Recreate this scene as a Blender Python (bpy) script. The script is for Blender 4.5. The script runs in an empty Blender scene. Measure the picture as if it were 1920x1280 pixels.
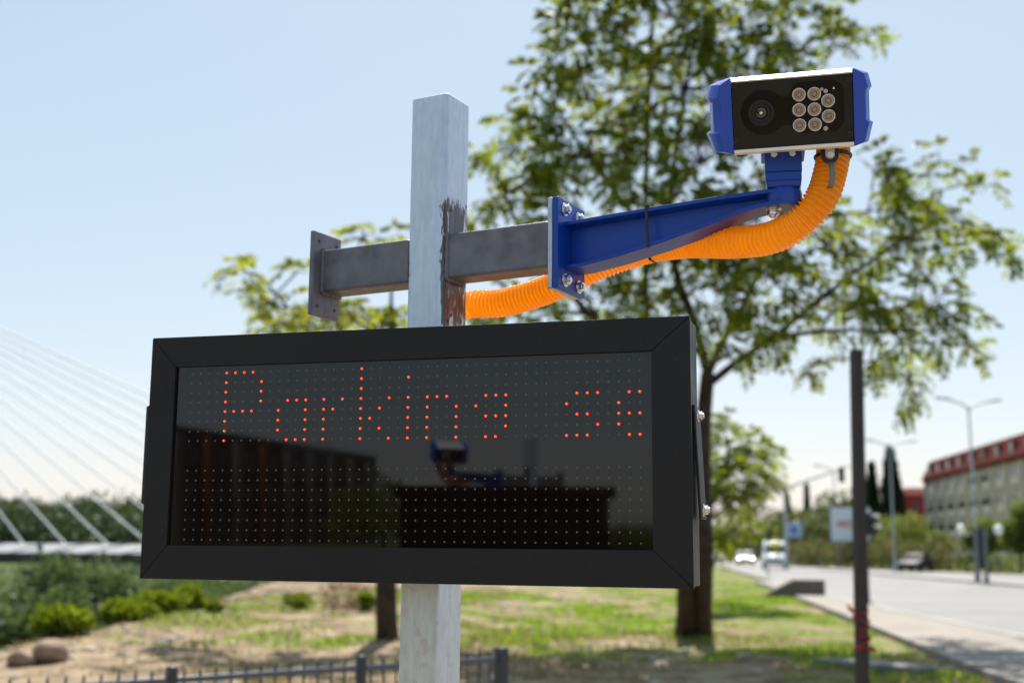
import bpy, bmesh, math, random
import numpy as np
from mathutils import Vector, Matrix

# ------------------------------------------------------------------ camera, sky, sun, exposure
SC = bpy.context.scene
COL = SC.collection
PITCH, ROLL, FPX, EYE = 0.1662, -0.0098, 2293.4, 1.6
def rx(a): c, s = math.cos(a), math.sin(a); return np.array([[1,0,0],[0,c,-s],[0,s,c]])
def ry(a): c, s = math.cos(a), math.sin(a); return np.array([[c,0,s],[0,1,0],[-s,0,c]])
def rz(a): c, s = math.cos(a), math.sin(a); return np.array([[c,-s,0],[s,c,0],[0,0,1]])
CAM = rx(PITCH) @ ry(ROLL)                       # columns: right, forward, up
cd = bpy.data.cameras.new('camera'); cam = bpy.data.objects.new('camera', cd); COL.objects.link(cam)
m4 = np.eye(4); m4[:3,0] = CAM[:,0]; m4[:3,1] = CAM[:,2]; m4[:3,2] = -CAM[:,1]; m4[:3,3] = (0,0,EYE)
cam.matrix_world = Matrix(m4.tolist())
cd.sensor_width = 36; cd.sensor_fit = 'HORIZONTAL'; cd.lens = FPX/1920*36
cd.clip_start = .05; cd.clip_end = 6000
cd.dof.use_dof = True; cd.dof.focus_distance = 2.36; cd.dof.aperture_fstop = 3.0; cd.dof.aperture_blades = 9
SC.camera = cam
SUN_AZ, SUN_EL = math.radians(8), math.radians(60)
w = bpy.data.worlds.new('World'); SC.world = w; w.use_nodes = True
nt = w.node_tree; bg = nt.nodes['Background']
sky = nt.nodes.new('ShaderNodeTexSky'); sky.sky_type = 'NISHITA'; sky.sun_disc = False
sky.sun_elevation = SUN_EL; sky.sun_rotation = SUN_AZ
sky.altitude = 50; sky.air_density = 1.0; sky.dust_density = 1.0; sky.ozone_density = 1.25
mu = nt.nodes.new('ShaderNodeMixRGB'); mu.blend_type = 'MULTIPLY'; mu.inputs[0].default_value = 1; mu.inputs[2].default_value = (.68,.48,.38,1)
ad = nt.nodes.new('ShaderNodeMixRGB'); ad.blend_type = 'ADD'; ad.inputs[0].default_value = 1; ad.inputs[2].default_value = (1.6,2.6,3.3,1)   # pale summer haze of the whole sky
nt.links.new(sky.outputs[0], mu.inputs[1]); nt.links.new(mu.outputs[0], ad.inputs[1]); nt.links.new(ad.outputs[0], bg.inputs[0]); bg.inputs[1].default_value = .092
sd = bpy.data.lights.new('sun', 'SUN'); sd.energy = 5.0; sd.angle = math.radians(.5); sd.color = (1, .95, .87)
sun = bpy.data.objects.new('sun', sd); COL.objects.link(sun)
SDIR = Vector((math.sin(SUN_AZ)*math.cos(SUN_EL), math.cos(SUN_AZ)*math.cos(SUN_EL), math.sin(SUN_EL)))
sun.rotation_euler = SDIR.to_track_quat('Z', 'Y').to_euler(); sun.location = (0, 0, 60)
SC.view_settings.view_transform = 'Standard'; SC.view_settings.look = 'None'
SC.view_settings.exposure = 0.8; SC.view_settings.gamma = 1
SC.cycles.use_denoising = True
SC.cycles.max_bounces = 8; SC.cycles.transparent_max_bounces = 8

# ------------------------------------------------------------------ measuring helpers (pixel of the 1920x1280 photo -> world)
def ray(px, py): return CAM @ np.array([(px-960)/FPX, 1, -(py-640)/FPX])
def at(px, py, Y):
    d = ray(px, py); p = d*Y/d[1]; p[2] += EYE; return p
def gr(px, py, z=0):
    d = ray(px, py); p = d*((z-EYE)/d[2]); p[2] = z; return p
def pxm(Y): return Y/FPX

# ------------------------------------------------------------------ mesh builder
class MB:
    def __init__(s): s.v = []; s.f = []
    def add(s, v, f):
        n = len(s.v); s.v += [tuple(map(float, p)) for p in v]; s.f += [tuple(i+n for i in q) for q in f]; return s
    def box(s, c, size, R=None):
        c = np.array(c, float); h = np.array(size, float)/2
        P = np.array([[x,y,z] for x in (-1,1) for y in (-1,1) for z in (-1,1)], float)*h
        if R is not None: P = P @ np.asarray(R).T
        return s.add(P+c, [(0,1,3,2),(4,6,7,5),(0,4,5,1),(2,3,7,6),(0,2,6,4),(1,5,7,3)])
    def cyl(s, p0, p1, r0, r1=None, n=20, cap=True):
        r1 = r0 if r1 is None else r1
        p0, p1 = Vector(p0), Vector(p1); a = (p1-p0).normalized()
        u = a.orthogonal().normalized(); t = a.cross(u); V = []
        for p, r in ((p0,r0),(p1,r1)):
            for i in range(n):
                g = 2*math.pi*i/n; V.append(p+(u*math.cos(g)+t*math.sin(g))*r)
        F = [(i,(i+1)%n,n+(i+1)%n,n+i) for i in range(n)]
        if cap: F += [tuple(range(n))[::-1], tuple(range(n,2*n))]
        return s.add(V, F)
    def tube(s, path, rad, n=10, cap=True):
        P = [Vector(p) for p in path]; k = len(P)
        R = rad if hasattr(rad, '__len__') else [rad]*k
        V = []; u = None
        for i in range(k):
            a = (P[min(i+1,k-1)]-P[max(i-1,0)])
            a = a.normalized() if a.length > 1e-9 else Vector((0,0,1))
            u = a.orthogonal().normalized() if u is None else (u-a*u.dot(a)).normalized()
            t = a.cross(u)
            for j in range(n):
                g = 2*math.pi*j/n; V.append(P[i]+(u*math.cos(g)+t*math.sin(g))*R[i])
        F = [(i*n+j, i*n+(j+1)%n, (i+1)*n+(j+1)%n, (i+1)*n+j) for i in range(k-1) for j in range(n)]
        if cap: F += [tuple(range(n))[::-1], tuple(range((k-1)*n, k*n))]
        return s.add(V, F)
    def prism(s, poly, o, ax, ay, az, depth, inset=None):
        """polygon (x,y) in frame o,ax,ay extruded by depth along az; inset: polygon for the far end"""
        o, ax, ay, az = [np.array(q, float) for q in (o,ax,ay,az)]
        far = poly if inset is None else inset; n = len(poly)
        V = [o+ax*x+ay*y for x,y in poly]+[o+ax*x+ay*y+az*depth for x,y in far]
        F = [(i,(i+1)%n,n+(i+1)%n,n+i) for i in range(n)]+[tuple(range(n))[::-1], tuple(range(n,2*n))]
        return s.add(V, F)
    def lathe(s, prof, o, axis, n=28):
        o, a = Vector(o), Vector(axis).normalized(); u = a.orthogonal().normalized(); t = a.cross(u)
        V = []; k = len(prof)
        for r, h in prof:
            for j in range(n):
                g = 2*math.pi*j/n; V.append(o+a*h+(u*math.cos(g)+t*math.sin(g))*max(r,1e-5))
        F = [(i*n+j, i*n+(j+1)%n, (i+1)*n+(j+1)%n, (i+1)*n+j) for i in range(k-1) for j in range(n)]
        F += [tuple(range(n))[::-1], tuple(range((k-1)*n, k*n))]
        return s.add(V, F)

ORG = {}
def link(name, me, mat, parent=None, bevel=0, smooth=30, seg=2):
    o = bpy.data.objects.new(name, me); COL.objects.link(o)
    if mat is not None: me.materials.append(mat)
    if parent is not None: o.parent = parent; ORG[o.name] = ORG[parent.name]
    if smooth:
        me.polygons.foreach_set('use_smooth', [True]*len(me.polygons)); me.set_sharp_from_angle(angle=math.radians(smooth))
    if bevel:
        b = o.modifiers.new('bevel', 'BEVEL'); b.width = bevel; b.segments = seg; b.limit_method = 'ANGLE'; b.angle_limit = math.radians(30)
        b.harden_normals = False
    return o
def obj(name, mb, mat, parent=None, bevel=0, smooth=30, org=None, seg=2):
    """one mesh object; vertices are given in world space"""
    V = np.array(mb.v, float)
    if parent is not None: o0 = np.array(ORG[parent.name])
    elif org is not None: o0 = np.array(org, float)
    else: o0 = np.array([(V[:,0].min()+V[:,0].max())/2, (V[:,1].min()+V[:,1].max())/2, V[:,2].min()])
    me = bpy.data.meshes.new(name); me.from_pydata((V-o0).tolist(), [], mb.f); me.update()
    bm = bmesh.new(); bm.from_mesh(me); bmesh.ops.recalc_face_normals(bm, faces=bm.faces); bm.to_mesh(me); bm.free()
    o = link(name, me, mat, parent, bevel, smooth, seg)
    if parent is None: o.location = o0; ORG[o.name] = tuple(o0)
    return o
def quads(name, V, mat, parent=None, org=(0,0,0), smooth=0):
    """V: (n,4,3) quads"""
    o0 = np.array(ORG[parent.name]) if parent is not None else np.array(org, float)
    n = len(V); me = bpy.data.meshes.new(name)
    me.vertices.add(n*4); me.vertices.foreach_set('co', (V.reshape(-1,3)-o0).astype(np.float32).ravel())
    me.loops.add(n*4); me.loops.foreach_set('vertex_index', np.arange(n*4, dtype=np.int32))
    me.polygons.add(n); me.polygons.foreach_set('loop_start', np.arange(0,n*4,4,dtype=np.int32))
    me.update(calc_edges=True); me.validate()
    o = link(name, me, mat, parent, 0, smooth)
    if parent is None: o.location = o0; ORG[o.name] = tuple(o0)
    return o
def tag(o, label, cat, group=None):
    o['label'] = label; o['category'] = cat
    if group: o['group'] = group
    return o
def kind(o, k): o['kind'] = k; return o
def thing(name, loc, label, cat, group=None):
    o = bpy.data.objects.new(name, None); COL.objects.link(o); o.location = tuple(map(float, loc)); o.empty_display_size = .1
    ORG[o.name] = tuple(map(float, loc)); return tag(o, label, cat, group)
def copy_tree(o, parent=None):
    c = o.copy(); COL.objects.link(c); c.parent = parent
    for ch in list(o.children): copy_tree(ch, c)
    return c

# ------------------------------------------------------------------ materials
def mat(name, col, rough=.5, metal=0, spec=.5, noise=None, bump=None, coat=0, trans=None, sheen=0):
    """noise=(scale, colour2, contrast, detail); bump=(scale, strength)"""
    m = bpy.data.materials.new(name); m.use_nodes = True; t = m.node_tree; N = t.nodes; L = t.links
    p = N['Principled BSDF']; p.inputs['Base Color'].default_value = (*col, 1); p.inputs['Roughness'].default_value = rough
    p.inputs['Metallic'].default_value = metal; p.inputs['Specular IOR Level'].default_value = spec
    p.inputs['Coat Weight'].default_value = coat
    tc = N.new('ShaderNodeTexCoord')
    if noise:
        nz = N.new('ShaderNodeTexNoise'); nz.inputs['Scale'].default_value = noise[0]; nz.inputs['Detail'].default_value = noise[3] if len(noise) > 3 else 5
        L.new(tc.outputs['Object'], nz.inputs['Vector'])
        r = N.new('ShaderNodeValToRGB'); c = noise[2]; r.color_ramp.elements[0].position = .5-c; r.color_ramp.elements[1].position = .5+c
        r.color_ramp.elements[0].color = (*col, 1); r.color_ramp.elements[1].color = (*noise[1], 1)
        L.new(nz.outputs['Fac'], r.inputs['Fac']); L.new(r.outputs['Color'], p.inputs['Base Color'])
    if bump:
        nb = N.new('ShaderNodeTexNoise'); nb.inputs['Scale'].default_value = bump[0]; nb.inputs['Detail'].default_value = 4
        L.new(tc.outputs['Object'], nb.inputs['Vector'])
        b = N.new('ShaderNodeBump'); b.inputs['Strength'].default_value = bump[1]; b.inputs['Distance'].default_value = .01
        L.new(nb.outputs['Fac'], b.inputs['Height']); L.new(b.outputs['Normal'], p.inputs['Normal'])
    if trans:
        tr = N.new('ShaderNodeBsdfTranslucent'); tr.inputs['Color'].default_value = (*trans[0], 1)
        mx = N.new('ShaderNodeMixShader'); mx.inputs[0].default_value = trans[1]
        L.new(p.outputs[0], mx.inputs[1]); L.new(tr.outputs[0], mx.inputs[2])
        L.new(mx.outputs[0], N['Material Output'].inputs['Surface'])
    return m
def leafmat(name, c1, c2, t1, amt=.45, scale=.7):
    m = mat(name, c1, rough=.5, spec=.2, noise=(scale, c2, .18, 3), trans=(t1, amt)); return m
def emis(name, col, strength, base=(0,0,0)):
    m = mat(name, base, .3); p = m.node_tree.nodes['Principled BSDF']
    p.inputs['Emission Color'].default_value = (*col, 1); p.inputs['Emission Strength'].default_value = strength; return m

M = {}
M['powder'] = mat('black_powder_coat', (.0105,.0082,.0095), .45, spec=.3, bump=(900,.06), noise=(6,(.012,.011,.0125),.2))
def dusty(m, s=420, thr=.74):
    t = m.node_tree; N = t.nodes; L = t.links; p = N['Principled BSDF']; src = p.inputs['Base Color'].links[0].from_socket
    tc = N.new('ShaderNodeTexCoord'); a = N.new('ShaderNodeTexNoise'); a.inputs['Scale'].default_value = s; a.inputs['Detail'].default_value = 2
    b = N.new('ShaderNodeTexNoise'); b.inputs['Scale'].default_value = 7; b.inputs['Detail'].default_value = 6
    for q in (a,b): L.new(tc.outputs['Object'], q.inputs['Vector'])
    gt = N.new('ShaderNodeMapRange'); gt.inputs[1].default_value = thr; gt.inputs[2].default_value = thr+.03; L.new(a.outputs['Fac'], gt.inputs[0])
    mx = N.new('ShaderNodeMixRGB'); L.new(gt.outputs[0], mx.inputs[0]); L.new(src, mx.inputs[1]); mx.inputs[2].default_value = (.16,.155,.15,1); L.new(mx.outputs[0], p.inputs['Base Color'])
    rr = N.new('ShaderNodeMapRange'); rr.inputs[1].default_value = .3; rr.inputs[2].default_value = .7; rr.inputs[3].default_value = .36; rr.inputs[4].default_value = .56; L.new(b.outputs['Fac'], rr.inputs[0]); L.new(rr.outputs[0], p.inputs['Roughness'])
dusty(M['powder'])
M['powder_matt'] = mat('black_powder_matt', (.012,.012,.014), .6)
M['panel'] = mat('dark_display_glass', (.006,.0036,.0032), .035, spec=.52)
_t = M['panel'].node_tree; _n = _t.nodes.new('ShaderNodeTexNoise'); _n.inputs['Scale'].default_value = 5; _n.inputs['Detail'].default_value = 7
_r = _t.nodes.new('ShaderNodeMapRange'); _r.inputs[1].default_value = .35; _r.inputs[2].default_value = .75; _r.inputs[3].default_value = .012; _r.inputs[4].default_value = .05
_c = _t.nodes.new('ShaderNodeTexCoord'); _t.links.new(_c.outputs['Object'], _n.inputs['Vector']); _t.links.new(_n.outputs['Fac'], _r.inputs[0]); _t.links.new(_r.outputs[0], _t.nodes['Principled BSDF'].inputs['Roughness'])
M['dot'] = mat('unlit_diode', (.10,.088,.082), .4)
M['lit'] = emis('lit_red_diode', (1.0,.05,.004), .85, (.3,.02,.01))
M['litcore'] = emis('lit_diode_core', (1.0,.20,.055), .95, (.3,.02,.01))
M['zinc'] = mat('zinc_bolt', (.72,.73,.75), .22, 1.0, bump=(300,.1))
M['dull_zinc'] = mat('dull_zinc', (.55,.56,.58), .38, .9, noise=(60,(.42,.43,.46),.2))
M['primer'] = mat('grey_primer', (.20,.19,.22), .48, .2, noise=(22,(.11,.10,.12),.22,8), bump=(120,.12))
M['blue'] = mat('blue_gloss_paint', (.003,.042,.33), .33, spec=.4, noise=(14,(.004,.05,.37),.3), bump=(400,.03))
M['blue_cap'] = mat('blue_plastic', (.005,.06,.48), .3, spec=.5, bump=(900,.05))
M['alu'] = mat('brushed_aluminium', (.82,.82,.83), .38, .35, noise=(90,(.74,.74,.76),.3))
M['black_plate'] = mat('black_anodised_plate', (.008,.007,.0065), .5, spec=.35, bump=(900,.04))
M['window'] = mat('black_window', (.002,.0015,.0015), .1, spec=.18)
M['lens'] = mat('lens_glass', (.004,.003,.004), .03, coat=1)
M['rubber'] = mat('black_rubber', (.012,.012,.013), .5)
M['irled'] = mat('infrared_emitter', (.36,.31,.27), .3, .4, noise=(500,(.24,.20,.175),.2))
M['irring'] = mat('emitter_ring', (.80,.75,.70), .25, .7)
M['orange'] = mat('orange_conduit', (1.0,.40,.024), .17, spec=.8, coat=.8, trans=((1.0,.66,.06),.62))
M['white_ink'] = mat('white_print', (.75,.76,.78), .5)
M['bark'] = mat('bark', (.035,.024,.018), .9, spec=.15, noise=(5,(.075,.053,.04),.2,8), bump=(22,.8))
M['bark_far'] = mat('bark_far', (.09,.065,.05), .9, noise=(2,(.15,.11,.08),.2))
M['leaf'] = leafmat('tree_leaf', (.028,.05,.008), (.07,.092,.012), (.36,.43,.018), .40, 1.2)
M['leaf_backlit'] = leafmat('backlit_leaf', (.06,.085,.016), (.115,.135,.024), (.40,.44,.045), .5)  # paler leaf copy, light through the crown is put into the colour
M['leaf_far'] = leafmat('street_leaf', (.07,.10,.022), (.125,.145,.035), (.26,.31,.05), .4)
M['willow'] = leafmat('willow_leaf', (.05,.07,.03), (.115,.14,.06), (.14,.19,.055), .33, .2)
M['bush'] = leafmat('bush_leaf', (.045,.068,.006), (.105,.135,.012), (.22,.29,.012), .4, 1.5)
M['cypress'] = leafmat('cypress_leaf', (.018,.035,.018), (.03,.05,.025), (.02,.04,.015), .15)
M['hedge'] = leafmat('hedge_leaf', (.06,.08,.025), (.12,.12,.045), (.2,.22,.05), .3, .5)
M['wood_far'] = leafmat('far_wood_leaf', (.065,.085,.035), (.12,.135,.045), (.16,.19,.05), .3, .08)
M['wood_hill'] = leafmat('hill_wood_leaf', (.035,.06,.03), (.07,.095,.045), (.10,.13,.04), .25, .06)
M['dry'] = leafmat('dry_twig_leaf', (.20,.12,.07), (.30,.20,.12), (.3,.18,.08), .3)
M['grass'] = leafmat('grass_blade', (.065,.125,.014), (.15,.22,.03), (.32,.48,.03), .45, .6)
M['dry_grass'] = leafmat('dry_grass_blade', (.22,.17,.085), (.32,.26,.14), (.3,.24,.11), .35, .6)
M['fence'] = mat('fence_paint', (.022,.027,.04), .4)
M['fence_rail'] = mat('fence_rail_paint', (.07,.08,.11), .35)
M['rust'] = mat('dark_rusty_steel', (.018,.013,.013), .6, .1, noise=(9,(.032,.023,.021),.2), bump=(60,.3))
M['red_cloth'] = mat('red_cloth', (.33,.012,.03), .75, noise=(12,(.20,.008,.02),.2))
M['rock'] = mat('brown_rock', (.19,.12,.08), .85, noise=(5,(.30,.21,.15),.2,8), bump=(14,.8))
M['pale_rock'] = mat('pale_stone', (.30,.26,.22), .9, noise=(3,(.44,.39,.34),.2))
M['concrete_dark'] = mat('weathered_concrete', (.10,.085,.07), .9, noise=(3,(.16,.13,.11),.2), bump=(12,.5))
M['bridge'] = mat('bridge_white', (.84,.84,.83), .6, noise=(.2,(.76,.76,.75),.2))
M['bridge_dark'] = mat('bridge_girder', (.16,.15,.14), .8)
M['cable'] = mat('bridge_cable', (.78,.79,.80), .5)
M['galv'] = mat('galvanised_lamp', (.40,.42,.44), .5, .2)
M['signal'] = mat('signal_black', (.012,.012,.013), .45)
M['board_white'] = mat('poster_white', (.62,.66,.72), .5)
M['board_blue'] = mat('poster_blue', (.36,.44,.66), .5)
M['ink_blue'] = mat('poster_dark_blue', (.10,.15,.42), .5)
M['ink_red'] = mat('poster_red', (.55,.05,.08), .5)
M['roof_red'] = mat('red_roof', (.075,.013,.010), .85, spec=.05, noise=(.5,(.105,.021,.016),.2))
M['house_red'] = mat('red_render', (.27,.025,.03), .8)
M['wall_beige'] = mat('beige_render', (.46,.39,.335), .85, noise=(.15,(.40,.345,.30),.2))
M['wall_pale'] = mat('pale_panel', (.64,.56,.48), .8)
M['pane'] = mat('window_pane', (.03,.032,.038), .12)
M['pane_sky'] = mat('vehicle_glass', (.012,.015,.017), .12, spec=.35)
M['white_car'] = mat('white_car_paint', (.78,.80,.82), .3, coat=.8)
M['silver_car'] = mat('silver_car_paint', (.45,.47,.50), .28, .5, coat=.8)
M['dark_car'] = mat('dark_car_paint', (.012,.015,.02), .45, spec=.2)
M['mirror_black'] = mat('mirror_block_black', (.004,.004,.005), .5, spec=.12)
M['sloped_parapet'] = mat('bridge_parapet', (.36,.36,.36), .7, noise=(.3,(.30,.30,.31),.25))
M['tyre'] = mat('tyre', (.015,.015,.016), .8)
M['lampglass'] = mat('headlight', (.75,.75,.72), .08, coat=1)
M['lamp_on'] = emis('headlight_on', (1,.95,.85), 6, (.8,.8,.8))
M['indicator'] = mat('amber_lens', (.75,.28,.08), .2)
M['globe'] = mat('opal_globe', (.85,.84,.80), .35)
M['grey_post'] = mat('grey_post', (.16,.17,.17), .6)

def galv_pole():
    """galvanised steel with brushed primer round the weld of the cross arm (object coords, origin on the pole axis at the ground)"""
    m = mat('galvanised_pole', (.40,.42,.45), .40, .65); t = m.node_tree; N = t.nodes; L = t.links; p = N['Principled BSDF']
    tc = N.new('ShaderNodeTexCoord'); mp = N.new('ShaderNodeMapping'); mp.inputs['Scale'].default_value = (70,70,2.2)
    L.new(tc.outputs['Object'], mp.inputs[0])
    n1 = N.new('ShaderNodeTexNoise'); n1.inputs['Scale'].default_value = 1; n1.inputs['Detail'].default_value = 8; n1.inputs['Roughness'].default_value = .65; L.new(mp.outputs[0], n1.inputs['Vector'])
    mp2 = N.new('ShaderNodeMapping'); mp2.inputs['Scale'].default_value = (90,90,26); mp2.inputs['Rotation'].default_value = (.4,.5,.3); L.new(tc.outputs['Object'], mp2.inputs[0])
    n2 = N.new('ShaderNodeTexNoise'); n2.inputs['Scale'].default_value = 1; n2.inputs['Detail'].default_value = 6; L.new(mp2.outputs[0], n2.inputs['Vector'])
    r1 = N.new('ShaderNodeValToRGB'); r1.color_ramp.elements[0].position = .15; r1.color_ramp.elements[1].position = .85
    r1.color_ramp.elements[0].color = (.53,.58,.66,1); r1.color_ramp.elements[1].color = (.68,.73,.81,1); L.new(n1.outputs['Fac'], r1.inputs['Fac'])
    r2 = N.new('ShaderNodeValToRGB'); r2.color_ramp.elements[0].position = .30; r2.color_ramp.elements[1].position = .62
    r2.color_ramp.elements[0].color = (.72,.70,.74,1); r2.color_ramp.elements[1].color = (1,1,1,1); L.new(n2.outputs['Fac'], r2.inputs['Fac'])
    mul = N.new('ShaderNodeMixRGB'); mul.blend_type = 'MULTIPLY'; mul.inputs[0].default_value = .5; L.new(r1.outputs[0], mul.inputs[1]); L.new(r2.outputs[0], mul.inputs[2])
    # pink scrape marks near the foot
    sx = N.new('ShaderNodeSeparateXYZ'); L.new(tc.outputs['Object'], sx.inputs[0])
    def mth(op, a, b=None, c=None):
        q = N.new('ShaderNodeMath'); q.operation = op
        for i, x in enumerate((a,b,c)):
            if x is None: continue
            if isinstance(x, (int,float)): q.inputs[i].default_value = x
            else: L.new(x, q.inputs[i])
        return q.outputs[0]
    n3 = N.new('ShaderNodeTexNoise'); n3.inputs['Scale'].default_value = 30; n3.inputs['Detail'].default_value = 5; L.new(tc.outputs['Object'], n3.inputs['Vector'])
    pinkz = mth('SMOOTH_MIN', mth('MULTIPLY', mth('SUBTRACT', 1.62, sx.outputs[2]), 6), 1, .1)
    pink = mth('MULTIPLY', mth('GREATER_THAN', pinkz, 0), mth('MULTIPLY', mth('GREATER_THAN', n3.outputs['Fac'], .60), .30))
    mpk = N.new('ShaderNodeMixRGB'); L.new(pink, mpk.inputs[0]); L.new(mul.outputs[0], mpk.inputs[1]); mpk.inputs[2].default_value = (.50,.33,.36,1)
    # primer mask
    dt = N.new('ShaderNodeVectorMath'); dt.operation = 'DOT_PRODUCT'; L.new(tc.outputs['Object'], dt.inputs[0]); dt.inputs[1].default_value = (DV[0],DV[1],0)
    mp4 = N.new('ShaderNodeMapping'); mp4.inputs['Scale'].default_value = (75,75,14); mp4.inputs['Rotation'].default_value = (.25,.3,0); L.new(tc.outputs['Object'], mp4.inputs[0])
    n4 = N.new('ShaderNodeTexNoise'); n4.inputs['Scale'].default_value = 1; n4.inputs['Detail'].default_value = 6; n4.inputs['Roughness'].default_value = .7; L.new(mp4.outputs[0], n4.inputs['Vector'])
    nn = mth('SUBTRACT', n4.outputs['Fac'], .5)
    e1 = mth('GREATER_THAN', mth('ADD', dt.outputs['Value'], mth('MULTIPLY', nn, .10)), HALF-.006)
    zlo = mth('GREATER_THAN', mth('ADD', sx.outputs[2], mth('MULTIPLY', nn, .12)), EYE+.462)
    zhi = mth('LESS_THAN', mth('ADD', sx.outputs[2], mth('MULTIPLY', nn, .14)), EYE+.745)
    e2 = mth('LESS_THAN', mth('ADD', dt.outputs['Value'], mth('MULTIPLY', nn, .05)), -HALF+.001)
    msk = mth('MULTIPLY', mth('MULTIPLY', mth('MAXIMUM', e1, e2), zlo), zhi)
    fin = N.new('ShaderNodeMixRGB'); L.new(msk, fin.inputs[0]); L.new(mpk.outputs[0], fin.inputs[1]); pr = N.new('ShaderNodeValToRGB'); pr.color_ramp.elements[0].position = .35; pr.color_ramp.elements[1].position = .7; pr.color_ramp.elements[0].color = (.055,.048,.05,1); pr.color_ramp.elements[1].color = (.15,.135,.145,1); L.new(n1.outputs['Fac'], pr.inputs['Fac']); L.new(pr.outputs[0], fin.inputs[2])
    L.new(fin.outputs[0], p.inputs['Base Color'])
    L.new(mth('SUBTRACT', .62, mth('MULTIPLY', msk, .55)), p.inputs['Metallic'])
    L.new(mth('ADD', .26, mth('MULTIPLY', n2.outputs['Fac'], .22)), p.inputs['Roughness'])
    b = N.new('ShaderNodeBump'); b.inputs['Strength'].default_value = .12; b.inputs['Distance'].default_value = .004; L.new(n2.outputs['Fac'], b.inputs['Height']); L.new(b.outputs[0], p.inputs['Normal'])
    return m

# ------------------------------------------------------------------ terrain, road
def sst(t): t = np.clip(t,0,1); return t*t*(3-2*t)
def verge(y): return np.interp(y, [0,15.5,22,38.6,50,80,115,200], [5.0,6.0,6.9,9.1,10.6,14.2,18.6,26])
def kerbx(y): return np.interp(y, [-60,0,22,34.6,41.7,80,115,200], [8.2,8.6,9.25,10.0,10.8,15.2,19.3,26.8])
def height(x, y):
    x = np.asarray(x,float); y = np.asarray(y,float)
    edge = np.interp(y, [-60,0,17,30,50,70], [-9,-7.4,-7.3,-7.0,-9.4,-11])
    s1 = sst((edge-x)/11)
    xr = 7+(y-58)*.10
    s2 = sst((y-54)/26)*sst((xr-x)/6)
    drop = 9*np.maximum(s1, s2)
    left = sst((14-x)/20)
    hill = sst((y-170)/40)*left
    z = -drop*(1-hill)+hill*(.3+sst((y-230)/110)*3)
    n = .06*np.sin(x*1.3+.7*np.sin(y*.6))*np.sin(y*.9+1.1)+.04*np.sin(x*2.9+1)*np.sin(y*2.3)
    n += .35*np.exp(-((x+3.5)/3)**2-((y-30)/9)**2)
    flat = sst((verge(y)-.6-x)/1.5)
    return z+n*flat-.02*(1-flat)
def r4s(N, L, c):
    r = N.new('ShaderNodeValToRGB'); L.new(c.outputs['Fac'], r.inputs['Fac']); r.color_ramp.elements[0].color = (.045,.07,.025,1); r.color_ramp.elements[1].color = (.12,.14,.06,1); return r.outputs[0]
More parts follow.
